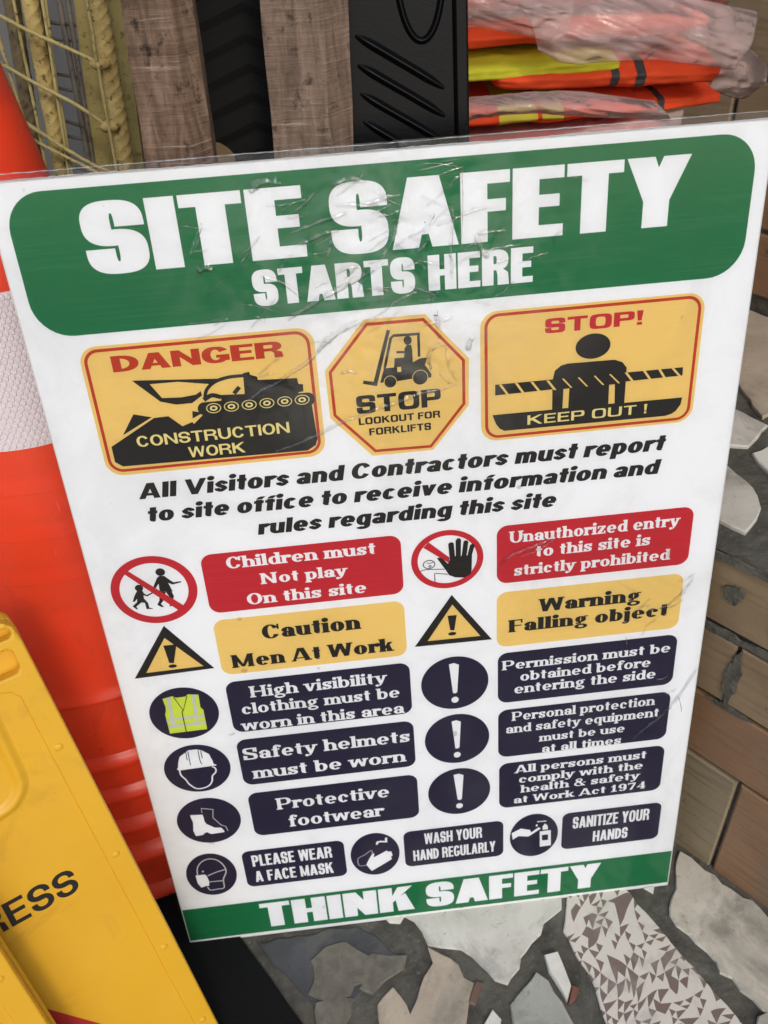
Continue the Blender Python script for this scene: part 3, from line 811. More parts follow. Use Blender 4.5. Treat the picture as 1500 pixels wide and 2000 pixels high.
PIC = {
 'mount_a': [(60.9,693.3),(73.6,711.7),(88.5,707.5)],
 'mount_b': [(48.9,683.5),(90.3,706.6),(102.6,707.0),(112.9,696.5),(121.9,699.5),(123.1,697.6),(133.8,706.6),(226.3,706.2),(228.0,672.0),(225.8,666.1),(218.2,661.7),(54.8,663.7),(48.8,668.7)],
 'chip': [(123.6,709.6),(132.4,707.2),(122.7,702.7)],
 'boom': [(78.5,742.0),(153.7,736.4),(144.0,732.2),(116.3,737.2),(92.5,737.4),(100.4,724.0),(116.8,723.0),(129.1,724.3),(133.8,727.1),(134.2,723.0),(124.8,716.9),(111.2,716.9),(98.3,721.0)],
 'hull': [(171.4,739.4),(176.8,740.2),(177.2,737.6),(182.9,735.1),(183.2,732.2),(216.4,730.6),(217.0,725.2),(220.8,724.5),(220.5,718.0),(216.2,717.5),(215.4,714.7),(149.7,715.7),(149.9,721.9),(170.3,720.6)],
 'cabarc': [(136.1,719.1),(138.7,727.4),(146.5,733.9),(158.3,737.0),(171.9,737.3)],
 'cabfl': [(135.0,718.8),(142.4,722.2),(149.9,719.8)],
 'seat': [(161.3,721.9),(166.7,727.4)],
 'trk': [(137.5,710.7),(222.6,710.2)],
 'whl': [(142.1,710.7),(157.4,711.1),(172.7,710.9),(188.0,710.8),(203.4,710.5),(218.5,710.5)],
 'octa': [(277.0,776.2),(328.7,776.1),(365.0,733.9),(363.9,690.2),(330.8,650.0),(275.8,650.0),(241.1,690.7),(240.6,734.5)],
 'octl': [(278.9,772.4),(327.2,772.1),(360.7,732.7),(360.3,692.0),(329.1,653.3),(278.4,654.1),(244.9,692.7),(244.5,732.8)],
 'mast': [(295.7,765.7),(298.5,764.8),(284.1,716.3),(272.1,719.7),(273.0,722.7),(281.5,720.6)],
 'fbody': [(287.1,719.1),(291.1,731.4),(294.0,731.9),(300.0,731.9),(300.9,740.1),(309.0,740.0),(316.3,734.9),(323.1,738.0),(328.8,738.1),(326.8,731.6),(332.0,722.7),(331.7,719.9),(328.5,719.2),(315.1,720.1),(300.3,719.0)],
 'cage': [(291.7,731.3),(298.7,758.1),(301.0,760.1),(322.3,759.6),(322.0,739.5)],
 'fw': [(295.9,719.2),(322.1,720.6)],
 'fhead': [(312.9,754.9)],
 'tors': [(309.0,739.8),(309.9,748.0),(311.8,750.9),(315.8,750.6),(316.4,745.5),(316.3,734.5)],
 'farm': [(302.8,746.4),(309.8,745.7),(309.7,743.9),(302.7,744.1)],
 'torso': [(439.3,678.0),(438.9,706.4),(440.7,715.0),(446.1,719.2),(451.7,720.5),(493.6,720.0),(500.8,717.1),(505.0,711.6),(505.2,705.7),(505.2,675.7)],
 'sl1': [(449.0,697.0),(454.3,697.1),(454.0,678.4),(448.7,678.5)],
 'sl2': [(490.2,696.9),(495.4,696.8),(496.3,678.5),(490.6,678.5)],
 'tape': [(387.8,707.2),(556.2,706.9),(556.6,699.1),(387.7,697.1)],
 'stp': [(392.2,707.0),(406.3,707.1),(420.2,706.8),(434.4,706.6),(448.0,707.0),(462.1,706.6),(476.4,706.8),(490.2,706.9),(504.7,707.0),(521.1,707.1),(534.8,707.2),(546.9,706.9)],
 'stpb': [(398.7,697.2),(412.9,697.1),(427.4,696.9),(441.3,697.0),(456.1,697.6),(470.3,697.4),(484.9,697.4),(499.1,697.5),(511.9,697.4),(527.8,697.5),(540.7,697.8),(555.0,697.8)],
 'kbar': [(385.3,678.5),(558.5,677.9),(557.7,671.1),(553.9,665.3),(549.8,662.6),(544.1,661.2),(396.2,662.0),(391.9,664.5),(388.4,669.5)],
 'cbar': [(36.7,555.0),(81.0,509.7),(75.4,504.3),(32.8,551.8)],
 'k1': [(63.8,545.9),(68.9,545.5),(71.8,542.0),(76.1,537.3),(83.0,537.7),(83.6,536.3),(75.0,534.8),(71.2,537.1),(73.6,527.0),(70.8,525.9),(61.6,529.5),(62.1,537.3),(58.7,533.0),(55.3,528.7),(54.6,530.4),(58.3,537.8),(61.7,543.7)],
 'k1a': [(67.1,527.2),(72.8,526.4),(73.8,521.5),(71.3,514.6),(70.5,510.2),(67.8,510.0),(68.1,513.4),(69.8,520.4)],
 'k1b': [(61.6,529.5),(67.1,527.2),(63.4,518.0),(60.0,514.0),(62.3,510.1),(60.0,510.2),(56.3,513.3),(59.1,517.8)],
 'k2': [(40.6,531.8),(45.7,531.1),(46.4,528.2),(48.6,526.0),(55.0,528.7),(55.4,527.5),(48.9,524.3),(45.6,525.9),(45.3,522.4),(48.1,516.8),(48.3,511.1),(51.4,510.0),(50.9,509.3),(45.3,509.8),(45.2,517.2),(42.1,518.0),(36.4,513.9),(37.3,510.5),(35.7,510.7),(32.9,514.7),(38.0,518.9),(38.8,522.8),(35.9,519.6),(34.0,519.8),(36.9,526.3)],
 'kh': [(66.1,550.1),(43.0,534.6)],
 'hbar': [(322.6,552.4),(342.4,532.6),(341.7,526.3),(317.1,546.9)],
 'hand': [(330.0,533.4),(332.5,533.8),(335.4,532.2),(340.6,525.8),(342.6,530.0),(341.5,547.7),(342.4,549.4),(345.0,550.0),(346.9,548.6),(347.8,533.2),(348.6,534.3),(348.8,551.1),(350.4,553.4),(352.6,553.5),(354.1,551.7),(353.4,532.5),(354.3,533.6),(356.5,549.0),(357.8,550.4),(359.9,550.1),(361.2,548.4),(359.1,533.0),(359.9,532.9),(362.8,544.5),(365.2,546.1),(367.3,543.9),(364.5,533.6),(363.9,515.9),(362.5,510.3),(356.4,507.4),(347.2,508.9),(341.3,512.3),(337.2,520.5)],
 'fc': [(322.1,527.1),(322.9,524.8)],
 'ln1': [(313.5,519.9),(318.9,521.4),(337.2,519.8)],
 'ln2': [(327.9,516.2),(340.2,513.4)],
 'ln3': [(327.1,516.3),(327.2,505.9)],
 'brow': [(319.8,529.3),(323.0,528.3),(326.2,529.5)],
 'tr1': [(57.8,487.9),(98.1,429.0),(17.1,426.4)],
 'tr1i': [(55.8,473.3),(87.6,433.2),(29.9,432.3)],
 'ex1': [(52.9,464.1),(66.0,463.9),(59.3,441.1),(54.8,441.7)],
 'ed1': [(57.4,437.4)],
 'tr2': [(343.3,488.2),(383.7,427.0),(303.3,428.1)],
 'tr2i': [(343.6,476.4),(371.6,433.2),(317.0,433.9)],
 'ex2': [(338.4,463.1),(347.8,463.1),(344.8,444.1),(340.6,444.7)],
 'ed2': [(342.6,440.0)],
 'x1': [(338.0,400.5),(343.3,401.5),(348.5,398.5),(345.8,361.6),(343.4,359.9),(341.2,361.0)],
 'x2': [(338.6,320.7),(343.7,321.8),(348.7,319.2),(346.4,281.3),(344.1,279.7),(341.8,280.6)],
 'x3': [(338.7,239.8),(344.4,240.9),(350.0,238.0),(347.3,199.9),(344.7,198.5),(342.4,199.8)],
 'xd': [(343.2,351.2),(343.6,270.5),(344.3,189.2)],
 'v0': [(39.4,396.5),(49.9,398.7),(53.3,396.0),(62.9,396.4),(65.9,398.9),(76.5,397.0),(75.7,380.0),(78.1,375.9),(77.7,349.1),(38.4,348.5),(38.3,375.7),(40.0,380.0),(40.5,385.9)],
 'v1': [(43.7,397.3),(47.4,397.6),(45.9,359.4),(42.7,359.1)],
 'v2': [(69.6,397.7),(73.2,397.5),(70.1,360.3),(67.5,360.0)],
 'v3': [(38.2,368.9),(78.0,369.9),(78.0,366.8),(38.1,365.5)],
 'v4': [(38.4,360.1),(77.8,360.3),(77.9,356.9),(38.5,356.6)],
 'v5': [(51.0,397.4),(57.7,378.1),(64.8,397.2)],
 'v6': [(57.7,378.1),(56.0,374.6),(55.7,348.2)],
 'hl': [(37.8,298.0),(39.7,306.7),(42.5,314.3),(48.9,319.0),(53.3,322.3),(62.3,322.1),(67.7,319.3),(73.8,313.5),(76.2,302.6),(76.4,298.5),(79.4,296.8),(78.9,295.5),(73.3,295.7),(41.7,294.5),(38.6,294.2),(36.4,296.6),(36.6,297.5)],
 'hl1': [(50.0,320.0),(49.6,308.0)],
 'hl2': [(52.4,320.8),(51.8,300.3)],
 'hl3': [(63.2,320.8),(63.0,305.5),(64.2,300.0)],
 'hl4': [(66.0,319.5),(65.9,308.3)],
 'hf': [(39.0,294.5),(39.2,287.1),(43.2,279.8),(45.6,272.7),(52.1,264.9),(60.4,264.4),(67.0,267.5),(70.9,273.6),(72.4,280.9),(76.8,286.0),(77.4,291.7),(74.3,294.7)],
 'bt': [(38.5,224.8),(52.2,223.3),(52.7,211.5),(54.0,207.8),(62.0,200.5),(69.5,199.2),(72.1,193.2),(71.5,191.3),(56.7,190.7),(52.4,194.6),(48.5,192.9),(48.0,191.0),(39.3,190.1),(38.5,193.4),(37.6,199.1),(39.7,212.9),(38.4,220.9)],
 'bl': [(51.9,226.4),(52.2,233.3),(64.8,229.6),(62.7,216.8),(69.9,203.5),(74.6,200.7),(76.2,193.3)],
 'mk': [(29.9,124.7),(31.5,136.0),(36.3,144.5),(43.3,149.3),(50.1,149.6),(56.2,146.3),(61.3,138.6),(63.7,129.5),(62.9,122.4),(58.9,113.6),(58.0,107.9),(56.8,96.9),(49.3,96.1),(40.5,95.8),(38.0,101.9)],
 'mk1': [(41.2,121.2),(52.0,125.8),(63.6,128.8)],
 'mk2': [(41.3,110.2),(49.6,110.1),(57.8,109.7)],
 'mkp': [(27.4,124.4),(38.7,124.2),(40.4,119.9),(41.4,112.4),(40.3,103.7),(35.9,103.8),(30.7,102.1),(27.7,110.4)],
 'mke': [(37.0,129.6)],
 'wh': [(229.1,107.2),(233.2,116.7),(238.4,126.7),(240.2,124.9),(238.8,118.7),(246.0,122.5),(255.2,128.1),(256.5,125.7),(260.5,125.7),(261.7,118.3),(259.7,116.4),(260.4,111.9),(246.6,102.6),(235.1,95.1)],
 'wf': [(244.0,140.1),(245.3,144.5),(249.4,144.8),(255.4,143.4),(255.9,150.4)],
 'wl': [(229.0,106.5),(220.7,107.6),(220.4,119.7),(228.4,124.9),(236.8,131.3),(237.8,124.7)],
 'sh': [(406.2,132.0),(417.3,138.3),(428.4,133.9),(429.9,129.4),(439.2,137.1),(441.3,133.9),(430.0,125.1),(426.5,122.8),(414.5,125.6),(407.5,120.3)],
 'sb': [(440.4,129.4),(453.9,129.6),(454.7,102.7),(441.0,102.1)],
 'sbh': [(443.1,122.5),(450.6,122.6),(450.9,112.8),(443.6,113.0)],
 'sc': [(443.9,131.6),(443.5,137.0),(446.3,142.2),(449.7,138.1),(450.4,131.6)],
 'sp': [(436.8,146.7),(448.0,146.2)],
 'sd': [(436.4,140.4)],
}


# green heading
bn = Ink(.16).rr(11.6, 784.6, 598.1, 897.5, 30).done('heading_banner', 'green', sign)
t = Ink(.30)
t.text('SITE', dict(IMPACT, gap=.035), 65.1, 236.3, 832.0, 54.3).text('SAFETY', dict(IMPACT, gap=.03), 257.0, 545.0, 831.0, 54.2)
t.done('heading_lettering', 'text', bn)
t = Ink(.30).text('STARTS', IMPACT, 189.6, 321.6, 795.4, 28.9).text('HERE', IMPACT, 332.6, 419.5, 795.2, 29.0)
t.done('subheading_lettering', 'text', bn)

# danger panel
dp = Ink(.16).rr(40, 655, 234.4, 774.2, 15).done('danger_panel', 'yellow', sign)
Ink(.22).rr(43.0, 658.3, 230.7, 771.7, 12.5, 2.7).done('panel_outline', 'redline', dp)
Ink(.30).text('DANGER', dict(BLOCK, S=.27, gap=.05), 65, 207.3, 750.6, 14.0).done('panel_lettering', 'redline', dp)
i = Ink(.30)
for k in ('mount_a', 'mount_b', 'chip', 'boom', 'hull'): i.fill([PIC[k]])
i.line(PIC['cabarc'], 3.0).line(PIC['cabfl'], 4.0).line(PIC['seat'], 3.6, False)
(ax, ay), (bx, by) = PIC['trk']
i.rr(ax - 9, (ay + by) / 2 - 6.2, bx + 7, (ay + by) / 2 + 6.2, 6.1)
i.done('excavator_pictogram', 'black', dp)
i = Ink(.44)
for (x, y) in PIC['whl']:
    y = (ay + by) / 2
    i.ell(x, y, 6.4, 4.6, (x, y, 5.6, 3.9)); i.ell(x, y, 3.3, 2.4, (x, y, 1.7, 1.1))
i.text('CONSTRUCTION', dict(ARIAL), 71.3, 204.5, 680.8, 10.3).text('WORK', ARIAL, 113.9, 163.3, 666, 10.2)
i.done('pictogram_details', 'cream', dp)

# stop octagon
op = Ink(.16).fill([PIC['octa']]).done('forklift_panel', 'yellow', sign)
lo = PIC['octl']
ocx, ocy = sum(p[0] for p in lo) / 8, sum(p[1] for p in lo) / 8
Ink(.22).fill([[(ocx + (x - ocx) * 1.014, ocy + (y - ocy) * 1.014) for x, y in lo], [(ocx + (x - ocx) * .968, ocy + (y - ocy) * .968) for x, y in lo]]).done('panel_outline', 'redline', op)
i = Ink(.30).fill([PIC['mast']]).fill([PIC['fbody']]).line(PIC['cage'], 2.3, False)
(x, y), = PIC['fhead']; i.ell(x, y, 3.4, 4.0).fill([PIC['tors']]).fill([PIC['farm']])
i.done('forklift_pictogram', 'black', op)
i = Ink(.42)
for (x, y), r_ in zip(PIC['fw'], (5.6, 6.9)): i.ell(x, y, r_, r_ * 1.02)
i.fill([[(302.6, 727.5), (306, 727.5), (306, 732), (302.6, 732)]])
i.done('wheel_outline', 'yellow', op)
i = Ink(.50)
for (x, y), r_ in zip(PIC['fw'], (5.1, 6.4)): i.ell(x, y, r_, r_ * 1.02)
i.done('forklift_wheels', 'black', op)
Ink(.30).text('STOP', SQUARE, 265, 339.4, 692, 16.7).text('LOOKOUT FOR', dict(SQUARE, S=.24, gap=.1), 265.7, 338.4, 681.3, 6.6).text('FORKLIFTS', dict(SQUARE, S=.24, gap=.1), 274.3, 329.7, 670.3, 6.8).done('panel_lettering', 'black', op)

# keep out panel
kp = Ink(.16).rr(374.9, 653.2, 569.7, 773.2, 15).done('keep_out_panel', 'yellow', sign)
Ink(.22).rr(378.6, 655.6, 566.9, 771.0, 12.5, 2.7).done('panel_outline', 'redline', kp)
Ink(.30).text('STOP!', SQUARE, 431, 516.2, 749.6, 12.7).done('panel_lettering', 'red', kp)
i = Ink(.30).ell(473.7, 734.2, 15.4, 11.4).fill([PIC['torso'], PIC['sl1'], PIC['sl2']]).fill([PIC['tape']]).fill([PIC['kbar']])
i.done('figure_pictogram', 'black', kp)
i = Ink(.44)
for k, (a, b) in enumerate(zip(PIC['stp'], PIC['stpb'])):
    w = .85 if 4 <= k <= 7 else 1.2
    i.fill([[(a[0] - w, a[1]), (a[0] + w, a[1]), (b[0] + w, b[1]), (b[0] - w, b[1])]])
i.done('tape_stripes', 'yellow', kp)
Ink(.44).text('KEEP OUT !', dict(SQUARE, S=.17, T=.14, gap=.12), 417, 526.6, 665.8, 9.1).done('caption_lettering', 'cream', kp)

# sentence
i = Ink(.16)
i.text('All Visitors and Contractors must report', HUMAN, 62.1, 545.5, 629.4, 15.6, -.0062).text('to site office to receive information and', HUMAN, 65.1, 542.5, 605.2, 15.3, -.0067).text('rules regarding this site', HUMAN, 162.7, 445, 579.8, 15.6, -.0068)
i.done('notice_lettering', 'black', sign)

def panel(box, colour, name, lines, st, ink, r=11):
    p_ = Ink(.16).rr(*box, r).done(name, colour, sign)
    q = Ink(.30)
    for l in lines: q.text(l[0], l[1] if len(l) > 5 else st, *l[-4:])
    q.done('panel_lettering', ink, p_)
panel((105.2, 496.3, 295.9, 564.1), 'red', 'red_panel', [('Children must', 128.8, 271.2, 546, 13.0), ('Not play', 159.2, 241.7, 524.6, 12.4), ('On this site', 142.4, 259.1, 502.2, 13)], dict(SLAB, S=.23), 'text')
panel((388.9, 495.4, 583, 562.2), 'red', 'red_panel', [('Unauthorized entry', 401.9, 569.3, 541.9, 13), ('to this site is', 427.5, 541.6, 523.1, 13), ('strictly prohibited', 406.3, 563.1, 503.3, 12.6)], dict(SLAB, S=.23), 'text')
panel((105.1, 418.6, 295.1, 487.7), 'yellow', 'yellow_panel', [('Caution', 151.4, 249.6, 458.7, 17.2), ('Men At Work', 117, 281, 426.4, 16.6)], FAT, 'black')
panel((388.7, 415.7, 580.9, 484.7), 'yellow', 'yellow_panel', [('Warning', 432.4, 537.5, 455.6, 16), ('Falling object', 401.5, 567.8, 433.5, 15.6)], FAT, 'black')
SL2 = dict(SLAB)
panel((105.1, 339.3, 296.6, 408.9), 'navy', 'navy_panel', [('High visibility', 129.7, 271.3, 385.3, 15), ('clothing must be', 117.4, 284.2, 363.7, 14.6), ('worn in this area', 114.4, 287.2, 340.9, 14.8)], SL2, 'text')
panel((104.5, 260.7, 296.7, 328.5), 'navy', 'navy_panel', [('Safety helmets', 109.6, 291.6, 298.6, 17), ('must be worn', 116.9, 285.2, 269.5, 17)], SL2, 'text')
panel((105.6, 178.5, 297, 247.7), 'navy', 'navy_panel', [('Protective', 136.6, 264, 217.3, 18), ('footwear', 146.4, 255.1, 187.6, 18.6)], SL2, 'text')
panel((389.7, 338.9, 582.3, 407.3), 'navy', 'navy_panel', [('Permission must be', 395, 575.5, 384.4, 12.4), ('obtained before', 414, 555.5, 367.2, 12.6), ('entering the side', 407.7, 562.5, 350.3, 13)], SL2, 'text')
panel((390, 258.5, 582.5, 328.6), 'navy', 'navy_panel', [('Personal protection', 405.8, 564.7, 311.5, 12.8), ('and safety equipment', 398.9, 571.1, 293.8, 12.6), ('must be use', 436.9, 533.6, 276.1, 11.8), ('at all times', 440, 530.5, 258.9, 11.8)], SL2, 'text')
panel((391, 176.6, 583.3, 248.4), 'navy', 'navy_panel', [('All persons must', 409.6, 562.3, 231.1, 12.2), ('comply with the', 414.2, 559.3, 214.8, 12), ('health & safety', 416.9, 556.5, 198.8, 12), ('at Work Act 1974', 408.4, 565.2, 182.2, 11.4)], SL2, 'text')
IM2 = dict(IMPACT, S=.22, T=.145, W=.58, gap=.06, sp=.30)
panel((85.2, 92.6, 205.4, 154.8), 'navy', 'navy_panel', [('PLEASE WEAR', 95.8, 190.3, 127.5, 19.4), ('A FACE MASK', 95.9, 189.4, 100.2, 18.9)], IM2, 'text', 9)
panel((276.3, 94.5, 396.1, 155.9), 'navy', 'navy_panel', [('WASH YOUR', 301, 370.4, 130.8, 18.6), ('HAND REGULARLY', 286.5, 386.4, 103.6, 18.4)], IM2, 'text', 9)
panel((467.5, 92.0, 588.2, 155), 'navy', 'navy_panel', [('SANITIZE YOUR', 480.4, 574.3, 127.2, 19.5), ('HANDS', 506.3, 549.4, 99.9, 18.7)], IM2, 'text', 9)

# prohibition symbols
c = Ink(.16).ell(56.7, 530.4, 40.8, 38.7, (56.6, 530.4, 32.3, 30.8)).done('prohibition_ring', 'red', sign)
i = Ink(.16)
(x, y), (x2, y2) = PIC['kh']
i.ell(x, y, 4.5, 4.3).ell(x2, y2, 3.9, 3.9)
for k in ('k1', 'k1a', 'k1b', 'k2'): i.fill([PIC[k]])
i.done('children_pictogram', 'black', c)
Ink(.34).fill([PIC['cbar']]).done('prohibition_bar', 'red', c)
c = Ink(.16).ell(340.2, 530.4, 35.5, 33.5, (340.3, 530.5, 29.2, 27.4)).done('prohibition_ring', 'red', sign)
Ink(.24).fill([PIC['hbar']]).done('prohibition_bar', 'red', c)
(x, y), (x2, y2) = PIC['fc']
i = Ink(.34).fill([PIC['hand']]).ell(x, y, 6.1, 5.2, (x, y, 5.2, 4.3)).ell(x2, y2, 1.5, 1.3, (x2, y2, .7, .6)).line(PIC['ln1'], .8).line(PIC['ln2'], .8).line(PIC['ln3'], .8).line(PIC['brow'], .7)
i.done('hand_pictogram', 'black', c)
# warning triangles
for a, b, e_, d in (('tr1', 'tr1i', 'ex1', 'ed1'), ('tr2', 'tr2i', 'ex2', 'ed2')):
    c = Ink(.16).fill([PIC[a]]).done('warning_triangle', 'black', sign)
    Ink(.24).fill([PIC[b]]).done('triangle_field', 'yellow', c)
    (x, y), = PIC[d]
    Ink(.34).fill([PIC[e_]]).ell(x, y, 4.2, 2.2).done('exclamation_mark', 'black', c)
# round mandatory signs
def disc(name, box): return Ink(.16).ell(*box).done(name, 'navy', sign)
for k, box in enumerate(((343.6, 374.2, 36, 35.7), (344.1, 294.2, 35.9, 36.2), (344.6, 212.5, 36, 36.6))):
    c = disc('mandatory_symbol', box)
    x, y = PIC['xd'][k]
    Ink(.30).fill([PIC['x%d' % (k + 1)]]).ell(x, y, 3.9, 4.2).done('exclamation_mark', 'text', c)
c = disc('vest_symbol', (57.9, 373.9, 35.8, 34.9))
Ink(.30).fill([PIC['v0']]).done('vest_pictogram', 'lime', c)
i = Ink(.40)
for k in ('v1', 'v2', 'v3', 'v4'): i.fill([PIC[k]])
i.done('reflective_stripes', 'silver', c)
Ink(.52).line(PIC['v5'], .9, False).line(PIC['v6'], 1.0).done('vest_zip', 'black', c)
c = disc('helmet_symbol', (58.2, 294.1, 35.7, 34.9))
Ink(.30).fill([PIC['hl']]).line(PIC['hf'], 1.7).done('helmet_pictogram', 'text', c)
i = Ink(.42)
for k in ('hl1', 'hl2', 'hl3', 'hl4'): i.line(PIC[k], .9)
i.done('helmet_ridges', 'navy', c)
c = disc('boot_symbol', (57.6, 212.5, 35.8, 36.1))
Ink(.30).fill([PIC['bt']]).done('boot_pictogram', 'text', c); Ink(.30).line(PIC['bl'], .9, False).done('boot_outline', 'silver', c)
c = disc('mask_symbol', (46.1, 122.6, 29.4, 36.4))
(x, y), = PIC['mke']
Ink(.30).line(PIC['mk'], 1.5).line(PIC['mk1'], 1.5).line(PIC['mk2'], 1.5).ell(x, y, 1.2, 1.5).done('head_outline', 'silver', c)
Ink(.44).fill([PIC['mkp']]).done('mask_pictogram', 'text', c)
c = disc('hand_washing_symbol', (241.1, 123.9, 29.3, 36.4))
Ink(.30).fill([PIC['wh']]).line(PIC['wf'], 2.6, False).done('washing_pictogram', 'text', c); Ink(.30).line(PIC['wl'], 1.5).done('hand_outline', 'grey', c)
c = disc('sanitizer_symbol', (433.4, 123.6, 29.4, 36.8))
(x, y), = PIC['sd']
Ink(.30).fill([PIC['sh']]).fill([PIC['sb'], PIC['sbh']]).fill([PIC['sc']]).line(PIC['sp'], 1.5, False).ell(x, y, 1.2, 2.0).done('sanitizer_pictogram', 'text', c)
# foot band
c = Ink(.16).rr(1.2, 6.2, SW - 1.2, 65.2, .6).done('foot_band', 'green', sign)
Ink(.30).text('THINK', dict(IMPACT, gap=.04), 93.5, 282, 14.9, 44.8).text('SAFETY', dict(IMPACT, gap=.03), 298.8, 519.6, 14.9, 44.6).done('band_lettering', 'text', c)

# clear laminating film: a real sheet just in front of the print, wrinkled in the middle and sealed past the edges
m_film = bpy.data.materials.new('clear laminating film'); m_film.use_nodes = True
nt = m_film.node_tree; nt.nodes.clear()
out = nt.nodes.new('ShaderNodeOutputMaterial')
tr = nt.nodes.new('ShaderNodeBsdfTransparent'); tr.inputs[0].default_value = (.985, .985, .985, 1)
gl = nt.nodes.new('ShaderNodeBsdfGlossy'); gl.inputs['Roughness'].default_value = .12
mx = nt.nodes.new('ShaderNodeMixShader'); fr = nt.nodes.new('ShaderNodeFresnel'); fr.inputs['IOR'].default_value = 1.33
vv = coords(m_film)
b1 = bump(m_film, noise_tex(m_film, vv, 55, 5, .6, 1.2), .10, .002)
b2 = bump(m_film, noise_tex(m_film, vv, 900, 2, .6), .06, .0004, b1)
# dull scuffed patches in the loose middle; their pale haze is painted glare
tcf = nd(m_film, 'ShaderNodeTexCoord'); dst = nd(m_film, 'ShaderNodeVectorMath', operation='DISTANCE'); lk(m_film, tcf.outputs['Object'], dst.inputs[0]); dst.inputs[1].default_value = (-.005, 0, .80)
wgt = ramp(m_film, dst.outputs['Value'], [(.05, (1, 1, 1)), (.20, (0, 0, 0))])
ptc = ramp(m_film, noise_tex(m_film, vv, 17, 5, .65, 1.0), [(.42, (0, 0, 0)), (.60, (1, 1, 1))])
rgh = mix(m_film, (.13, .13, .13), (.46, .46, .46), mix(m_film, wgt, ptc, 1.0, 'MULTIPLY'))
lk(m_film, rgh, gl.inputs['Roughness'])
lk(m_film, b2, gl.inputs['Normal']); lk(m_film, b2, fr.inputs['Normal'])
lk(m_film, fr.outputs[0], mx.inputs[0]); lk(m_film, tr.outputs[0], mx.inputs[1]); lk(m_film, gl.outputs[0], mx.inputs[2])
dfz = nt.nodes.new('ShaderNodeBsdfDiffuse'); dfz.inputs[0].default_value = (.80, .78, .66, 1)  # pale wash mimicking the cloudy glare over the heading
hz_ = nt.nodes.new('ShaderNodeMixShader')
hf = mix(m_film, (.006, .006, .006), (.10, .10, .10), mix(m_film, wgt, ptc, 1.0, 'MULTIPLY'))
lk(m_film, hf, hz_.inputs[0]); lk(m_film, mx.outputs[0], hz_.inputs[1]); lk(m_film, dfz.outputs[0], hz_.inputs[2])
lk(m_film, hz_.outputs[0], out.inputs[0])

def wr(u, v):
    """wrinkle weight over the sheet: the middle of the heading is loose"""
    a = math.exp(-((u - 300) / 95) ** 2 - ((v - 830) / 75) ** 2) * 1.15 + math.exp(-((u - 320) / 70) ** 2 - ((v - 735) / 60) ** 2) * .7
    a += .35 * math.exp(-((u - 560) / 70) ** 2 - ((v - 380) / 140) ** 2) + .3 * math.exp(-((u - 430) / 60) ** 2 - ((v - 525) / 50) ** 2)
    return min(1.2, a)
def film_h(u, v):
    w = wr(u, v)
    h = noise.fractal(Vector((u * .011, v * .011, 9)), 1, 2, 3) * .22
    if w > .03:
        n1 = noise.noise(Vector((u * .03 + 3 * noise.noise(Vector((u * .012, v * .012, 1))), v * .05, 2)))
        n2 = noise.noise(Vector((u * .075 + v * .04, v * .085 - u * .045, 5)))
        n3 = noise.noise(Vector((u * .17, v * .13 + u * .06, 8)))
        h += w * ((1 - abs(n1) * 2.2) * .95 + (1 - abs(n2) * 2.0) * .95 + n3 * .42)
    return max(-.25, min(2.6, h))
NX, NY = 230, 350
v, f = [], []
for j in range(NY + 1):
    for i in range(NX + 1):
        u = -2.5 + (SW + 5) * i / NX; w = -3 + (SH + 9.5) * j / NY
        y = -(FACE + .0014 + film_h(u, w) * .001)
        if w > SH: y += .0012 * (w - SH) / 9 + .0007 * noise.noise(Vector((u * .05, w * .2, 3)))
        v.append((u / 1000 - SW / 2000, y, w / 1000))
for j in range(NY):
    for i in range(NX):
        a = j * (NX + 1) + i; f.append((a, a + 1, a + NX + 2, a + NX + 1))
def film_variant(name, ior, rough):
    m = m_film.copy(); m.name = name
    for n_ in m.node_tree.nodes:
        if n_.type == 'FRESNEL': n_.inputs['IOR'].default_value = ior
        if n_.type == 'BSDF_GLOSSY':
            for l_ in list(n_.inputs['Roughness'].links): m.node_tree.links.remove(l_)
            n_.inputs['Roughness'].default_value = rough
    return m
m_crease = film_variant('folded film', 1.62, .17)
film = link_mesh('laminating_film', v, f, m_film, sign, True)
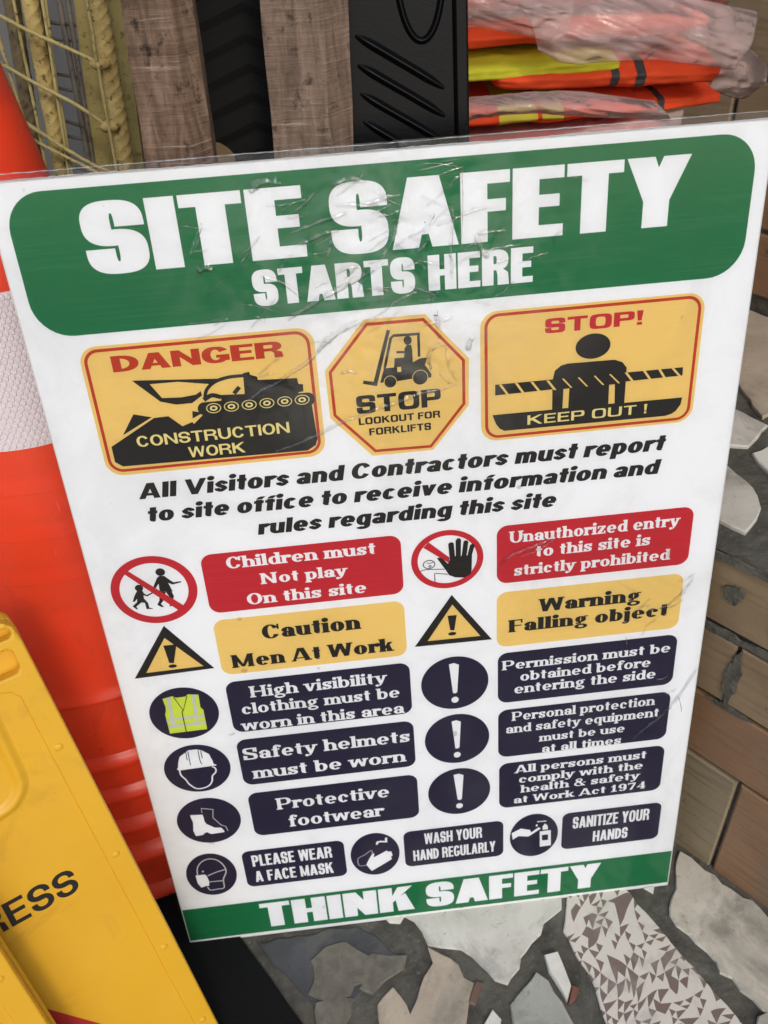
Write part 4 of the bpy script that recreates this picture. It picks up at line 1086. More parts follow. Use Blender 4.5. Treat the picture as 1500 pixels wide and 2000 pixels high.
# sharp creases pressed into the film
CREASE = [
 ([(170.5,712),(186,722.6),(197.8,727.1),(212.4,735.4),(226.9,743.5),(241.8,756.2),(254.7,765.8)],2.2),
 ([(190,664),(210,669),(228.3,675.7),(234,678.1),(252,686.1),(268.7,690.7),(284.4,695.4),(299.1,698.8),(312,702.8),(321.2,705.7),(339.3,707.7),(354.4,711.9)],2.4),
 ([(236.1,752.4),(247.4,762.1),(263.8,771.2),(274.3,774.6)],3.2),
 ([(225.1,850.9),(238.4,854.5),(251.7,858.1),(265,861.2),(271.6,863.7)],2.0),
 ([(230.6,841.9),(237.3,843.5),(250.8,848.2),(262.8,849.8)],2.4),
 ([(243.4,839.8),(258.3,847)],2.0),([(281.7,868.1),(291.4,869.3),(304.5,871.9),(313.1,872.7)],2.2),
 ([(215,781),(222,786.1),(231.5,789.8),(243.4,796.7),(255.1,801.3),(274.9,810.2),(287.6,816.3),(296.9,822.1)],3.0),
 ([(305.5,852.6),(309.3,853.3),(308.3,844.9),(302.2,835.8),(297.3,827.6)],1.7),
 ([(362.1,893),(361.7,867.7),(360.6,836.2)],1.5),([(352.2,862.3),(354,849.6),(351.7,826.1),(352.2,803.9)],1.6),
 ([(339,722.9),(343.3,717.8),(347.6,712.6)],1.5),([(345.1,746.4),(347.2,729.6),(351.4,719.8),(354.9,714.2)],1.6),
 ([(331,725.6),(331.6,741.3),(336.3,747.2),(344.2,748.3)],2.6),
 ([(389.8,510.1),(400,525.6),(416.2,533.1),(434.3,539.2),(450.2,547.8)],2.0),([(412.2,525.3),(432.4,532.4),(444.4,541.5)],1.8),
 ([(544,442.5),(571.7,446.7)],2.4),([(566.5,445.5),(582.6,461.7),(590.6,476.8)],1.8),
 ([(544.5,264.6),(557.5,278.9),(572.1,292.8),(581.5,305.1),(593.6,323.4),(608.7,358.2)],2.2),
 ([(330,890),(354.6,893.1)],1.8),([(324.9,893.4),(358.9,895.7)],1.6),([(323.9,828.5),(330.8,832.3),(335.4,838.4)],2.6),
 ([(339.5,857.1),(335.9,851.1),(330.1,843.1)],2.2),([(338.4,780.9),(338.4,770.3),(340,754.1)],2.2),([(365.3,740.8),(367.2,748.8),(370.8,753)],3.0),
 ([(157.7,864.5),(151.5,851.3),(145.9,841.9)],2.0),([(148,842.7),(159.3,843.7)],3.4),([(148.4,826.5),(154.9,829.4),(160.6,826.4)],3.6),
 ([(196,820),(214,812),(228,800)],2.0),([(372,838),(376,826),(382,818)],3.4),([(260,884),(275,887),(288,884)],2.6),([(198,884),(208,890),(222,888)],4.0)]
rc = random.Random(11)
for _ in range(80):                         # fine crinkles scattered through the loose area
    cu, cv = rc.gauss(285, 75), rc.gauss(825, 52)
    if not (130 < cu < 470 and 690 < cv < 900): continue
    an = rc.gauss(.30, .38); ln_ = rc.uniform(4, 16)
    CREASE.append(([(cu - ln_ * math.cos(an), cv - ln_ * math.sin(an)), (cu + rc.uniform(-2, 2), cv + rc.uniform(-2, 2)), (cu + ln_ * math.cos(an), cv + ln_ * math.sin(an))], rc.uniform(.6, 2.0)))
for _ in range(16):
    cu, cv = rc.gauss(560, 25), rc.gauss(400, 90); an = rc.gauss(.7, .4); ln_ = rc.uniform(4, 14)
    if cu < 600: CREASE.append(([(cu - ln_ * math.cos(an), cv - ln_ * math.sin(an)), (cu + 1, cv - 1), (cu + ln_ * math.cos(an), cv + ln_ * math.sin(an))], rc.uniform(.4, 1.1)))
v, f = [], []
for pts, wd in CREASE:
    q = spline([(a, b) for a, b in pts], 8)
    n = len(q); run = 0.0; ph_ = rc.uniform(0, 6); wl_ = rc.uniform(6, 12)
    for i, (a, b) in enumerate(q):
        run += math.hypot(a - q[max(i - 1, 0)][0], b - q[max(i - 1, 0)][1])
        p0, p1 = q[max(i - 1, 0)], q[min(i + 1, n - 1)]
        dx, dy = p1[0] - p0[0], p1[1] - p0[1]; l = math.hypot(dx, dy) or 1
        nx, ny = -dy / l, dx / l
        fade = min(1, 4 * min(i / (n - 1), 1 - i / (n - 1)) + .12)
        ww = wd * (.55 + .75 * rc.random()) * (.4 + .6 * fade)
        hh = wd * (.26 + .16 * rc.random()) * fade
        if ny < 0 or (abs(ny) < 1e-6 and nx > 0): nx, ny = -nx, -ny
        # a pressed fold: short steep lower flank, longer flat upper flank
        sl = max(.24, ((.05 - (a - 300) * .0006) * nx + (.41 + (850 - b) * .00075) * ny)) * (1 + .12 * rc.uniform(-1, 1))
        for k, (t_, q_) in enumerate(((-.45, 0), (-.2, .6), (0, 1), (.3, .72), (.62, .40), (.9, .12), (1.15, 0))):
            u_, w_ = a + nx * ww * t_, b + ny * ww * t_
            z_ = FACE + .00155 + (film_h(u_, w_)) * .001 + sl * ww * .001 * q_ * (.25 + .75 * fade) + .00022 * wl_ / 6 * math.sin(2 * PI * run / wl_ + ph_) * q_ - (.0003 if k in (0, 6) else 0)
            v.append((u_ / 1000 - SW / 2000, -z_, w_ / 1000))
    b0 = len(v) - n * 7
    for i in range(n - 1):
        for k in range(6):
            a_ = b0 + i * 7 + k; f.append((a_, a_ + 7, a_ + 8, a_ + 1))
link_mesh('film_crease', v, f, m_crease, film, True)['kind'] = 'stuff'
# crimped seal bead along the top and bottom edges of the film
def bead(w0, amp, r0, seed):
    mb = MB(); rb = random.Random(seed)
    pts = [(-.306 + .612 * k / 160, -FACE - .0012 + rb.uniform(-1, 1) * .0004, (w0 + rb.uniform(-1, 1) * amp + .8 * noise.noise(Vector((k * .03, seed, 0)))) / 1000) for k in range(161)]
    mb.tube(pts, [r0 * rb.uniform(.2, 1.3) for _ in pts], 6)
    return mb.build('film_seal', m_seal, film, True)
m_seal = mat('film seal', (.72, .73, .74), .12, .6)
pb(m_seal).inputs['Alpha'].default_value = .35
bead(SH + .7, .12, .0006, 1); bead(SH + 5.6, .2, .0004, 2); bead(-2.6, .15, .0006, 3)

# ------------------------------------------------------------------ things behind the sign
LN = math.radians(9.2)
def lean(y):
    """frame of a leaning slab: (x, depth behind its front, t upwards) -> world, front through (0, y, .88)"""
    up = Vector((0, math.sin(LN), math.cos(LN))); back = Vector((0, math.cos(LN), -math.sin(LN)))
    o = Vector((0, y, .88))
    return lambda x, d, t: o + Vector((x, 0, 0)) + back * d + up * t
T0 = -.88 / math.cos(LN) + .004

def lin(p, q, z):
    return p[0] + (q[0] - p[0]) * (z - p[1]) / (q[1] - p[1])

# rough sawn timber
def wood_mat(name, base, dark, light):
    m = mat(name, base, .85, .2)
    v = coords(m)
    gv = coords(m, (85, 85, 5)); grain = noise_tex(m, gv, 1.6, 8, .62, .6)
    sv = coords(m, (7, 7, 75), (0, .16, 0)); saw = noise_tex(m, sv, 1.0, 5, .62, .9)
    fv = coords(m, (9, 9, 330), (0, .20, 0)); fine = noise_tex(m, fv, 1.0, 6, .75, .5)
    c = ramp(m, grain, [(.28, dark), (.58, base), (.85, light)])
    c = mix(m, c, dark, ramp(m, saw, [(.54, (0, 0, 0)), (.74, (.75, .75, .75))]))
    c = mix(m, c, light, ramp(m, fine, [(.60, (0, 0, 0)), (.66, (.9, .9, .9))]))
    pit = noise_tex(m, v, 70, 5, .7)
    c = mix(m, c, tuple(q * .35 for q in dark), ramp(m, pit, [(.56, (0, 0, 0)), (.66, (.85, .85, .85))]))
    setc(m, c)
    h = nd(m, 'ShaderNodeMath', operation='ADD'); lk(m, grain, h.inputs[0]); lk(m, fine, h.inputs[1])
    h2 = nd(m, 'ShaderNodeMath', operation='ADD'); lk(m, h.outputs[0], h2.inputs[0]); lk(m, saw, h2.inputs[1])
    setn(m, bump(m, h2.outputs[0], .8, .003))
    return m
m_wood1 = wood_mat('rough sawn timber', (.235, .150, .098), (.085, .052, .034), (.38, .285, .215))
m_wood2 = wood_mat('rough sawn timber grey', (.25, .172, .122), (.11, .072, .049), (.37, .285, .22))

def post(name, label, y, l0, l1, r0, r1, xm, sec, m, depth, group, crack=False):
    """tapered timber: l0/l1, r0/r1 are (x, t) points on its left and right edges; xm the share of the front face"""
    fr = lean(y); n = 150; v, f = [], []
    rnd = random.Random(sum(ord(c) for c in label))
    offs = [(0, sec[0]), (xm, sec[1]), (1, sec[2]), (1, depth), (0, depth)]
    pts = []
    for k, (a, d) in enumerate(offs):           # subdivide the section so that the faces are not dead flat
        a2, d2 = offs[(k + 1) % 5]
        for q in range(5): pts.append((a + (a2 - a) * q / 5, d + (d2 - d) * q / 5))
    m_ = len(pts)
    for i in range(n + 1):
        t = T0 + (.36 - T0) * i / n
        xl = lin((l0[0], l0[1]), (l1[0], l1[1]), t); xr = lin((r0[0], r0[1]), (r1[0], r1[1]), t)
        for k, (a, d) in enumerate(pts):
            jx = noise.noise(Vector((t * 26, k * 3.1, y * 9))) * .0009 + noise.noise(Vector((t * 4, k * .2, 3))) * .0012
            v.append(fr(xl + (xr - xl) * a + jx, d + noise.noise(Vector((t * 60, k * 2.3, 7))) * .0006, t))
    for i in range(n):
        for k in range(m_):
            k2 = (k + 1) % m_
            f.append((i * m_ + k, i * m_ + k2, i * m_ + m_ + k2, i * m_ + m_ + k))
    f.append(tuple(range(m_ - 1, -1, -1))); f.append(tuple(n * m_ + k for k in range(m_)))
    mb = MB(); mb.add(v, f)
    o = mb.build(name, m, None, True, True, math.radians(24))
    tag(o, label, 'timber', group)
    return o
post('timber_post', 'dark brown rough sawn timber post beside the yellow rebar', .175, (-.1846, .121), (-.1881, .0097), (-.1346, .1178), (-.135, .0132), .72, (.003, -.002, .012), m_wood1, .05, 'timber posts behind the sign')
post('timber_post', 'greyer wide timber post between the chevron rubber strip and the black ribbed panel', .175, (-.0844, .1145), (-.0868, .0094), (-.0194, .1104), (-.0227, .0093), .70, (.002, -.003, .016), m_wood2, .055, 'timber posts behind the sign')

# painted deformed bars
def paint_mat(name, base, dark, rust, amt=.6):
    m = mat(name, base, .62, .3)
    v = coords(m)
    a = noise_tex(m, v, 24, 6, .65, .4); b = noise_tex(m, v, 130, 4, .7); c0 = noise_tex(m, v, 9, 5, .7, .5)
    c = ramp(m, a, [(.3, dark), (.62, base)])
    c = mix(m, c, rust, ramp(m, b, [(.57, (0, 0, 0)), (.66, (.85, .85, .85))]))
    c = mix(m, c, rust, ramp(m, c0, [(.58, (0, 0, 0)), (.74, (amt, amt, amt))]))
    setc(m, c); setn(m, bump(m, b, .55, .0012, bump(m, a, .4, .003)))
    return m
m_bar = paint_mat('ochre paint on steel', (.60, .465, .18), (.33, .24, .08), (.075, .042, .02), .55)
m_bar_shade = paint_mat('dusty olive paint on steel, darkened for shade', (.21, .165, .085), (.12, .09, .045), (.045, .028, .016), .6)  # darker version of the ochre paint, shade put into its colour
m_wire = paint_mat('yellow paint on wire', (.56, .47, .20), (.36, .29, .11), (.07, .04, .02), .4)
m_dark = paint_mat('grey brown bare wire', (.17, .15, .12), (.09, .075, .058), (.035, .024, .018), .6)
m_post = paint_mat('olive yellow painted post', (.40, .335, .125), (.30, .245, .085), (.14, .10, .045), .5)

def rebar(label, key, rad, m, top=1.24, phase=0.0):
    y, (p, q) = BARS[key]
    z0 = .004; n = int((top - z0) / .0016); nr = 26
    v, f = [], []
    for i in range(n + 1):
        z = z0 + (top - z0) * i / n
        x = lin(p, q, z)
        for k in range(nr):
            a = 2 * PI * k / nr
            ph = z / .0118 + phase + (1 if math.sin(a) > 0 else -1) * a / PI * 1.7
            rib = max(0.0, math.cos(2 * PI * ph)) ** 4 * (abs(math.sin(a)) ** .5)
            lng = max(0.0, abs(math.cos(a)) - .95) / .05
            r_ = rad * (.92 + .115 * rib + .09 * lng) + noise.noise(Vector((z * 90, k * .5, phase))) * .0007
            v.append((x + math.cos(a + .7) * r_, y + math.sin(a + .7) * r_, z))
    for i in range(n):
        for k in range(nr):
            k2 = (k + 1) % nr
            f.append((i * nr + k, i * nr + k2, i * nr + nr + k2, i * nr + nr + k))
    f.append(tuple(range(nr - 1, -1, -1))); f.append(tuple(n * nr + k for k in range(nr)))
    mb = MB(); mb.add(v, f)
    o = mb.build('rebar', m, None, True)
    tag(o, label, 'rebar', 'reinforcing bars standing at the left')
    return o
rebar('dull shaded ribbed bar nearest the orange cone', 'rA', .0088, m_bar_shade, phase=.3)
rebar('bright yellow ribbed bar between the dull bar and the wire ladder', 'rB', .0092, m_bar, phase=.1)
rebar('thickest yellow ribbed bar, beside the timber post', 'rC', .0108, m_bar, phase=.6)

def wire_pts(y, pts, jit=.00028, n=26, z=None):
    """slightly kinked wire through measured (x, z) points"""
    q = spline([(a, b) for a, b in pts], 8)
    return [(a + random.uniform(-jit, jit), y + random.uniform(-jit, jit), b + random.uniform(-jit, jit)) for a, b in q]
def vline(key, z0, z1):
    y, p = BARS[key]
    lo, hi = p[-1], p[0]
    pts = [(lin(hi, lo, z1), z1)] + list(p) + [(lin(hi, lo, z0), z0)]
    return y, pts
mesh_root = empty('wire_mesh', (-.30, .51, .0)); tag(mesh_root, 'thin yellow welded wire mesh with slanting cross wires, against the rebar', 'wire mesh')
def wpart(root, name, y, pts, r_, m):
    mb = MB(); P3 = wire_pts(y, pts)
    mb.tube(P3, [r_ * random.uniform(.88, 1.16) for _ in P3], 8)
    o = mb.build(name, m, root, True); o.matrix_parent_inverse = Matrix.Translation(-root.location)
    return o
for k in ('w0', 'w1', 'w2', 'w2b', 'w5'):
    y, pts = vline(k, .05, 1.22); wpart(mesh_root, 'upright_wire', y, pts, .0017, m_wire)
for k in ('d1', 'd2', 'd3'):
    y, p = BARS[k]; a, b = p[0], p[1]
    pts = [(a[0] - .12, a[1] + .12 * (a[1] - b[1]) / (b[0] - a[0]))] + list(p) + [(p[-1][0] + .006, p[-1][1] - .004)]
    wpart(mesh_root, 'cross_wire', y - .002, pts, .0020, m_wire)
for dz in (.085, .165, -.06, -.13, -.20):
    y, p = BARS['d2' if dz < 0 else 'd1']
    wpart(mesh_root, 'cross_wire', y - .002, [(a, b + dz - (.01 if dz < 0 else 0)) for a, b in p], .0020, m_wire)
lad = empty('wire_ladder', (-.30, .55, 0)); tag(lad, 'narrow dark wire ladder of short rungs behind the yellow mesh', 'wire ladder')
for k in ('w3', 'w4'):
    y, pts = vline(k, .02, 1.2); pts = [pts[0], pts[-1]]; wpart(lad, 'rail', y, pts, .0029, m_dark)
y, pts = vline('w4', .02, 1.2); pts = [pts[0], pts[-1]]; wpart(lad, 'rail', y + .012, [(a - .034, b) for a, b in pts], .0034, m_dark)
for k in range(7):
    y, p = BARS['g%d' % k]; wpart(lad, 'rung', y, p, .0019, m_dark)
# weld / tie lumps where the mesh meets the thick bar
for k in ('d1', 'd2'):
    y, p = BARS[k]; mb = MB(); c = Vector((p[-1][0] + .004, y - .004, p[-1][1] - .002)); v, f = [], []
    for i in range(9):
        for j in range(14):
            a, b = PI * i / 8, 2 * PI * j / 14; d = Vector((math.sin(a) * math.cos(b), math.sin(a) * math.sin(b), math.cos(a)))
            v.append(c + Vector((d.x * .011, d.y * .006, d.z * .006)) * (1 + .35 * noise.noise(d * 2.3 + c * 40)))
    for i in range(8):
        for j in range(14): f.append((i * 14 + j, i * 14 + (j + 1) % 14, i * 14 + 14 + (j + 1) % 14, i * 14 + 14 + j))
    mb.add(v, f); o = mb.build('tie_lump', m_bar, mesh_root, True); o.matrix_parent_inverse = Matrix.Translation(-mesh_root.location)
# flat painted post behind
yp, (a, b) = BARS['yL']; _, (c, d) = BARS['yR']
v, f = [], []
for i in range(41):
    z = .0 + 1.25 * i / 40
    for x, y in ((lin(a, b, z), yp), (lin(c, d, z), yp + .004), (lin(c, d, z), yp + .05), (lin(a, b, z), yp + .05)):
        v.append((x + noise.noise(Vector((z * 14, y * 40, 1))) * .0010, y, z))
for i in range(40):
    for k in range(4): f.append((i * 4 + k, i * 4 + (k + 1) % 4, i * 4 + 4 + (k + 1) % 4, i * 4 + 4 + k))
f += [(3, 2, 1, 0), (160, 161, 162, 163)]
mb = MB(); mb.add(v, f)
tag(mb.build('steel_post', m_post), 'flat olive yellow painted steel post behind the thickest rebar', 'post')

# black rubber strip with chevron tread, between the timbers
m_rub = mat('black rubber', (.0050, .0050, .0046), .75, .18)  # rubber of the chevron strip; also blackens the sheet over the shaded gap
setn(m_rub, bump(m_rub, noise_tex(m_rub, coords(m_rub), 260, 3), .12, .0006))
m_abs = mat('black moulded plastic', (.0030, .0030, .0032), .33, .16)
setn(m_abs, bump(m_abs, noise_tex(m_abs, coords(m_abs), 420, 3, .6), .22, .0007))
fr = lean(.238)
mb = MB()
mb.plate([[(-.155, T0), (-.072, T0), (-.072, .30), (-.155, .30)]], 0, .035, lambda u, w, d: fr(u, .035 - d, w))
t = -.86
while t < .27:
    for s_, (x0, x1, ta, tb) in enumerate(((-.150, -.1005, t - .018, t), (-.1005, -.076, t, t - .012))):
        v = []
        for (x, tt) in ((x0, ta), (x1, tb)):
            for dt, dd in ((.0095, .0), (.0050, -.0020), (-.003, -.0024), (-.0105, .0)): v.append(fr(x, dd + .0002, tt + dt))
        mb.add(v, [(0, 1, 5, 4), (1, 2, 6, 5), (2, 3, 7, 6), (0, 4, 7, 3)][:3])
    t += .0215
tag(mb.build('rubber_strip', m_rub, None, False, False), 'matt black rubber strip with raised chevrons between the two timber posts', 'rubber strip')

# black ribbed moulded panel
fr = lean(.228)
panel_root = empty('moulded_panel', (0.02, .1, 0)); tag(panel_root, 'glossy black moulded plastic panel with slanting ribs beside the bagged vests', 'plastic panel')
def pr(o): o.parent = panel_root; o.matrix_parent_inverse = Matrix.Translation(-panel_root.location); return o
mb = MB(); v = []
sec = [(-.06, .03), (-.06, .002), (.066, .002), (.0672, -.0012), (.0690, -.0026), (.0765, -.0026), (.0782, -.0010), (.0787, .001), (.0787, .03)]
n = 90; f = []
for i in range(n + 1):
    t = T0 + (.33 - T0) * i / n
    for x, d in sec: v.append(fr(x + (t - .05) * .004, d + (noise.noise(Vector((t * 22, x * 60, 2))) * .0006 if d < .02 else 0), t))
m_ = len(sec)
for i in range(n):
    for k in range(m_): f.append((i * m_ + k, i * m_ + (k + 1) % m_, i * m_ + m_ + (k + 1) % m_, i * m_ + m_ + k))
f.append(tuple(range(m_ - 1, -1, -1))); f.append(tuple(n * m_ + k for k in range(m_)))
mb.add(v, f); pr(mb.build('panel_body', m_abs, None, True, True, math.radians(35)))
def rib_bar(pts, w, h):
    """soft raised rib following (x, t) points on the panel"""
    q = spline(pts, 6); nn = len(q); v, f = [], []
    for i, (x, t) in enumerate(q):
        a, b = q[max(i - 1, 0)], q[min(i + 1, nn - 1)]
        dx, dt = b[0] - a[0], b[1] - a[1]; l = math.hypot(dx, dt); nx, nt = -dt / l, dx / l
        e = min(1, 5 * min(i, nn - 1 - i) / nn + .1)
        for k in range(9):
            s = -1 + k / 4
            v.append(fr(x + nx * s * w * (.5 + .5 * e), .0022 - h * e * (.5 + .5 * math.cos(PI * s)), t + nt * s * w * (.5 + .5 * e)))
    for i in range(nn - 1):
        for k in range(8): f.append((i * 9 + k, i * 9 + k + 1, i * 9 + 10 + k, i * 9 + 9 + k))
    m2 = MB(); m2.add(v, f); return pr(m2.build('rib', m_abs, None, True))
for k in range(12):
    dt = -.0212 * k
    rib_bar([(-.0125 + .0004 * k, .0775 + dt), (.0092, .0642 + dt), (.034, .049 + dt), (.0584, .0335 + dt)], .0042, .0042)
ov = [(.041 + .0185 * math.cos(2 * PI * k / 20 + PI / 2), .122 + .052 * math.sin(2 * PI * k / 20 + PI / 2)) for k in range(21)]
o = rib_bar(ov, .0032, .0035); o.name = 'oval_rim'
for k in range(1, 7): rib_bar([(-.055, .126 + .0212 * k), (-.02, .103 + .0212 * k), (.012, .083 + .0212 * k)], .0042, .0042)

# torn bit of cardboard stuck beside the timber
m_card = speckle((.20, .135, .075), (.12, .08, .042), 40, .3, .7, .9, .3, .001, .2, 5, name='brown card')
fr = lean(.222)
mb = MB(); mb.plate([[(-.1425, .0101), (-.1318, .0075), (-.1255, .003), (-.1212, -.0023), (-.1219, -.10), (-.1413, -.11)]], 0, .003, lambda u, w, d: fr(u, .003 - d, w))
tag(mb.build('cardboard_scrap', m_card), 'torn brown cardboard scrap poking up between the dark timber and the rubber strip', 'cardboard')

# ------------------------------------------------------------------ bagged vests stacked on the ledge
def fabric(name, base, sat):
    m = mat(name, base, .8, .15)
    v = coords(m)
    n1 = noise_tex(m, v, 11, 5, .6, .6)
    setc(m, ramp(m, n1, [(.3, sat), (.65, base)]))
    w = nd(m, 'ShaderNodeTexWave', wave_type='BANDS'); w.inputs['Scale'].default_value = 260; lk(m, v, w.inputs['Vector'])
    setn(m, bump(m, w.outputs['Fac'], .1, .0005, bump(m, n1, .25, .006)))
    return m
m_or = fabric('orange vest cloth', (.86, .095, .026), (.72, .06, .018))
m_or2 = fabric('coral vest cloth', (.80, .105, .055), (.62, .06, .03))
m_li = fabric('lime vest cloth', (.62, .62, .035), (.45, .42, .03))
m_band = mat('dark grey band', (.05, .05, .05), .6, .3)
m_ylb = mat('yellow band', (.62, .55, .06), .7, .2)
m_bag = bpy.data.materials.new('cloudy plastic bag'); m_bag.use_nodes = True
nt = m_bag.node_tree; nt.nodes.clear()
out = nt.nodes.new('ShaderNodeOutputMaterial')
tr = nt.nodes.new('ShaderNodeBsdfTransparent'); df = nt.nodes.new('ShaderNodeBsdfDiffuse'); tl = nt.nodes.new('ShaderNodeBsdfTranslucent'); gl = nt.nodes.new('ShaderNodeBsdfGlossy')
tr.inputs[0].default_value = (.96, .96, .96, 1)
for q in (df, tl): q.inputs[0].default_value = (.87, .68, .63, 1)
gl.inputs['Roughness'].default_value = .13
a1 = nt.nodes.new('ShaderNodeMixShader'); a2 = nt.nodes.new('ShaderNodeMixShader'); a3 = nt.nodes.new('ShaderNodeMixShader'); fq = nt.nodes.new('ShaderNodeFresnel'); fq.inputs[0].default_value = 1.28
vv = coords(m_bag)
cl = ramp(m_bag, noise_tex(m_bag, vv, 7, 3, .5, .6), [(.32, (.10, .10, .10)), (.70, (.38, .38, .38))])
bb = bump(m_bag, noise_tex(m_bag, coords(m_bag, (18, 20, 50)), 1, 5, .6, 1.4), .45, .006)
for q in (df, gl, fq): lk(m_bag, bb, q.inputs['Normal'])
a1.inputs[0].default_value = .45
lk(m_bag, df.outputs[0], a1.inputs[1]); lk(m_bag, tl.outputs[0], a1.inputs[2])
lk(m_bag, cl, a2.inputs[0]); lk(m_bag, tr.outputs[0], a2.inputs[1]); lk(m_bag, a1.outputs[0], a2.inputs[2])
lk(m_bag, fq.outputs[0], a3.inputs[0]); lk(m_bag, a2.outputs[0], a3.inputs[1]); lk(m_bag, gl.outputs[0], a3.inputs[2])
lk(m_bag, a3.outputs[0], out.inputs[0])

def pillow(hx, hy, hz, seed, amp, x0=-1.0, x1=1.0, k=1.0, ridge=0.0, nx=46, na=56, flap=0.0):
    """soft folded slab; x0..x1 picks a band of it"""
    v, f = [], []
    cap = x0 <= -1 and x1 >= 1
    for i in range(nx + 1):
        s = x0 + (x1 - x0) * i / nx
        pr_ = max(0.0, 1 - abs(s) ** 7) ** .35
        for j in range(na):
            a = 2 * PI * j / na
            y = sup(math.cos(a), 3.2); z = sup(math.sin(a), 2.4)
            p = Vector((s * hx, y * hy * (.9 + .1 * pr_), z * hz * (.25 + .75 * pr_)))
            d = noise.noise(Vector((p.x * 22 + seed, p.y * 22, z * 1.4))) * amp + noise.noise(Vector((p.x * 60, p.y * 60 + seed, z * 2.2))) * amp * .4
            if ridge:
                n1 = noise.noise(Vector((p.x * 30 + seed * 3 + p.y * 12, p.y * 45 - p.x * 16, z * 1.7)))
                d += ridge * (1 - abs(n1) * 3) * .6
            layer = .0012 * math.sin(z * 9 + seed) * (1 if y < -.5 else .2)     # folded edges along the front
            q = Vector((p.x + (d * .4 if abs(s) > .8 else 0), p.y * k + (d + layer if y < 0 else -d) * -1 * abs(y) ** 2, p.z * k + d * (1 if z > 0 else -.6) * abs(z)))
            if flap and s > .62: q.z += (s - .62) * flap; q.x += (s - .62) * .03 * noise.noise(Vector((p.y * 40, seed, 2)))
            v.append(q)
    for i in range(nx):
        for j in range(na): f.append((i * na + j, i * na + (j + 1) % na, i * na + na + (j + 1) % na, i * na + na + j))
    if cap: f.append(tuple(range(na - 1, -1, -1))); f.append(tuple(nx * na + j for j in range(na)))
    mb = MB(); mb.add(v, f); return mb

def bagged(label, x0, x1, yf, z, hz, m, rz=0.0, seed=1, bands=(), bandmat=None, bag=(1.05, 1.04, 1.25), ry=0.0, flap=.0, hy=.115, nobag=True, group='bagged safety vests stacked on the ledge'):
    cx = (x0 + x1) / 2; hx = (x1 - x0) / 2
    root = empty('bagged_vest', (cx, yf + hy, z), (0, ry, rz)); tag(root, label, 'safety vest', group)
    ve = pillow(hx, hy, hz, seed, .0030, ridge=.0012, nx=90, na=90).build('folded_vest', m, root, True)
    for (b0, b1) in bands:
        pillow(hx, hy, hz, seed, .0030, b0, b1, 1.010, ridge=.0012, nx=8, na=90).build('reflective_band', bandmat, ve, True)
    if not nobag:
        b_ = pillow(hx * bag[0], hy * bag[1], hz * bag[2], seed + 5, .0024, ridge=.0022, nx=90, na=110, flap=flap)
        b_.f = [q for q in b_.f if len(q) == 4 and sum(b_.v[k][1] for k in q) < .02]      # the bag shows only over the front
        b_.build('plastic_bag', m_bag, root, True, False)
    return root
L_ = 'orange vest in a clear bag, '
zz = .496
low = [('lowest bagged orange vest of the stack, flat on the ledge', m_or), ('second bagged vest up from the ledge, lime yellow', m_li), ('third bagged vest up from the ledge, orange', m_or2), ('fourth bagged vest up from the ledge, orange', m_or), ('fifth bagged vest up from the ledge, lime yellow', m_li)]
for k, (lb, m) in enumerate(low):
    bagged(lb, .075 + .006 * (k % 3), .335 - .007 * (k % 2), .43, zz + .0275 + k * .055, .021, m, .02 * (-1) ** k, 10 + k)
bagged('pale coral vest under a wide film sheet, right behind the top edge of the sign', .075, .318, .392, .806, .021, m_or2, .03, 21, nobag=False)
bagged('orange vest with a yellow panel, lying under the lime vest', .070, .292, .388, .842, .0135, m_or, -.01, 22, ((-.38, -.02), (.02, .22)), m_ylb)
bagged('orange vest turned askew, its bare corner sticking out at the right of the stack', .16, .374, .400, .838, .0120, m_or, .10, 23, ((.30, .37),), m_band, hy=.10)
bagged('lime yellow vest with its rounded fold showing near the top of the stack', .06, .262, .382, .886, .0130, m_li, -.03, 24)
bagged('bright orange vest with two dark bands, its fold uncovered at the right', .135, .368, .376, .8745, .0150, m_or, -.02, 25, ((-.02, .045), (.20, .28)), m_band, hy=.11, ry=.03)
bagged('topmost but one orange vest, under milky film at the left', .06, .350, .392, .915, .0135, m_or, .01, 26)
bagged('topmost bagged orange vest with dark bands, its film hanging to the right', .10, .352, .402, .946, .015, m_or2, -.05, 27, ((.2, .3), (.5, .62)), m_band, bag=(1.12, 1.06, 1.3), flap=-.03, nobag=False)

# loose film hanging over the front of the stack
def drape(label, name, pts_top, pts_bot, seed, nu=70, nv=40, amp=.004):
    v, f = [], []
    T_ = spline(pts_top, 10); B_ = spline(pts_bot, 10)
    def at(q, t): 
        i = t * (len(q) - 1); a = int(min(i, len(q) - 2)); w = i - a
        return Vector(q[a]) * (1 - w) + Vector(q[a + 1]) * w
    for j in range(nv + 1):
        for i in range(nu + 1):
            u, w = i / nu, j / nv
            p = at(T_, u) * (1 - w) + at(B_, u) * w
            n1 = noise.noise(Vector((p.x * 34 + seed, p.z * 50, seed))); n2 = noise.noise(Vector((p.x * 16, p.z * 130 + p.x * 40, seed + 4)))
            p += Vector((0, -(1 - abs(n1) * 3) * amp * .6 - (1 - abs(n2) * 3) * amp * .3 - math.sin(w * PI) * .012, 0))
            v.append(p)
    for j in range(nv):
        for i in range(nu):
            a = j * (nu + 1) + i; f.append((a, a + 1, a + nu + 2, a + nu + 1))
    o = link_mesh(name, v, f, m_bag, None, True)
    so = o.modifiers.new('thickness', 'SOLIDIFY'); so.thickness = .0003
    return tag(o, label, 'plastic film', 'loose film over the vests')
drape('big cloudy film sheet over the front of the two uppermost orange vests', 'plastic_film', [(.150, .372, .950), (.22, .366, .955), (.29, .368, .948), (.385, .378, .925)], [(.165, .350, .912), (.195, .345, .899), (.27, .346, .897), (.362, .356, .880)], 3)
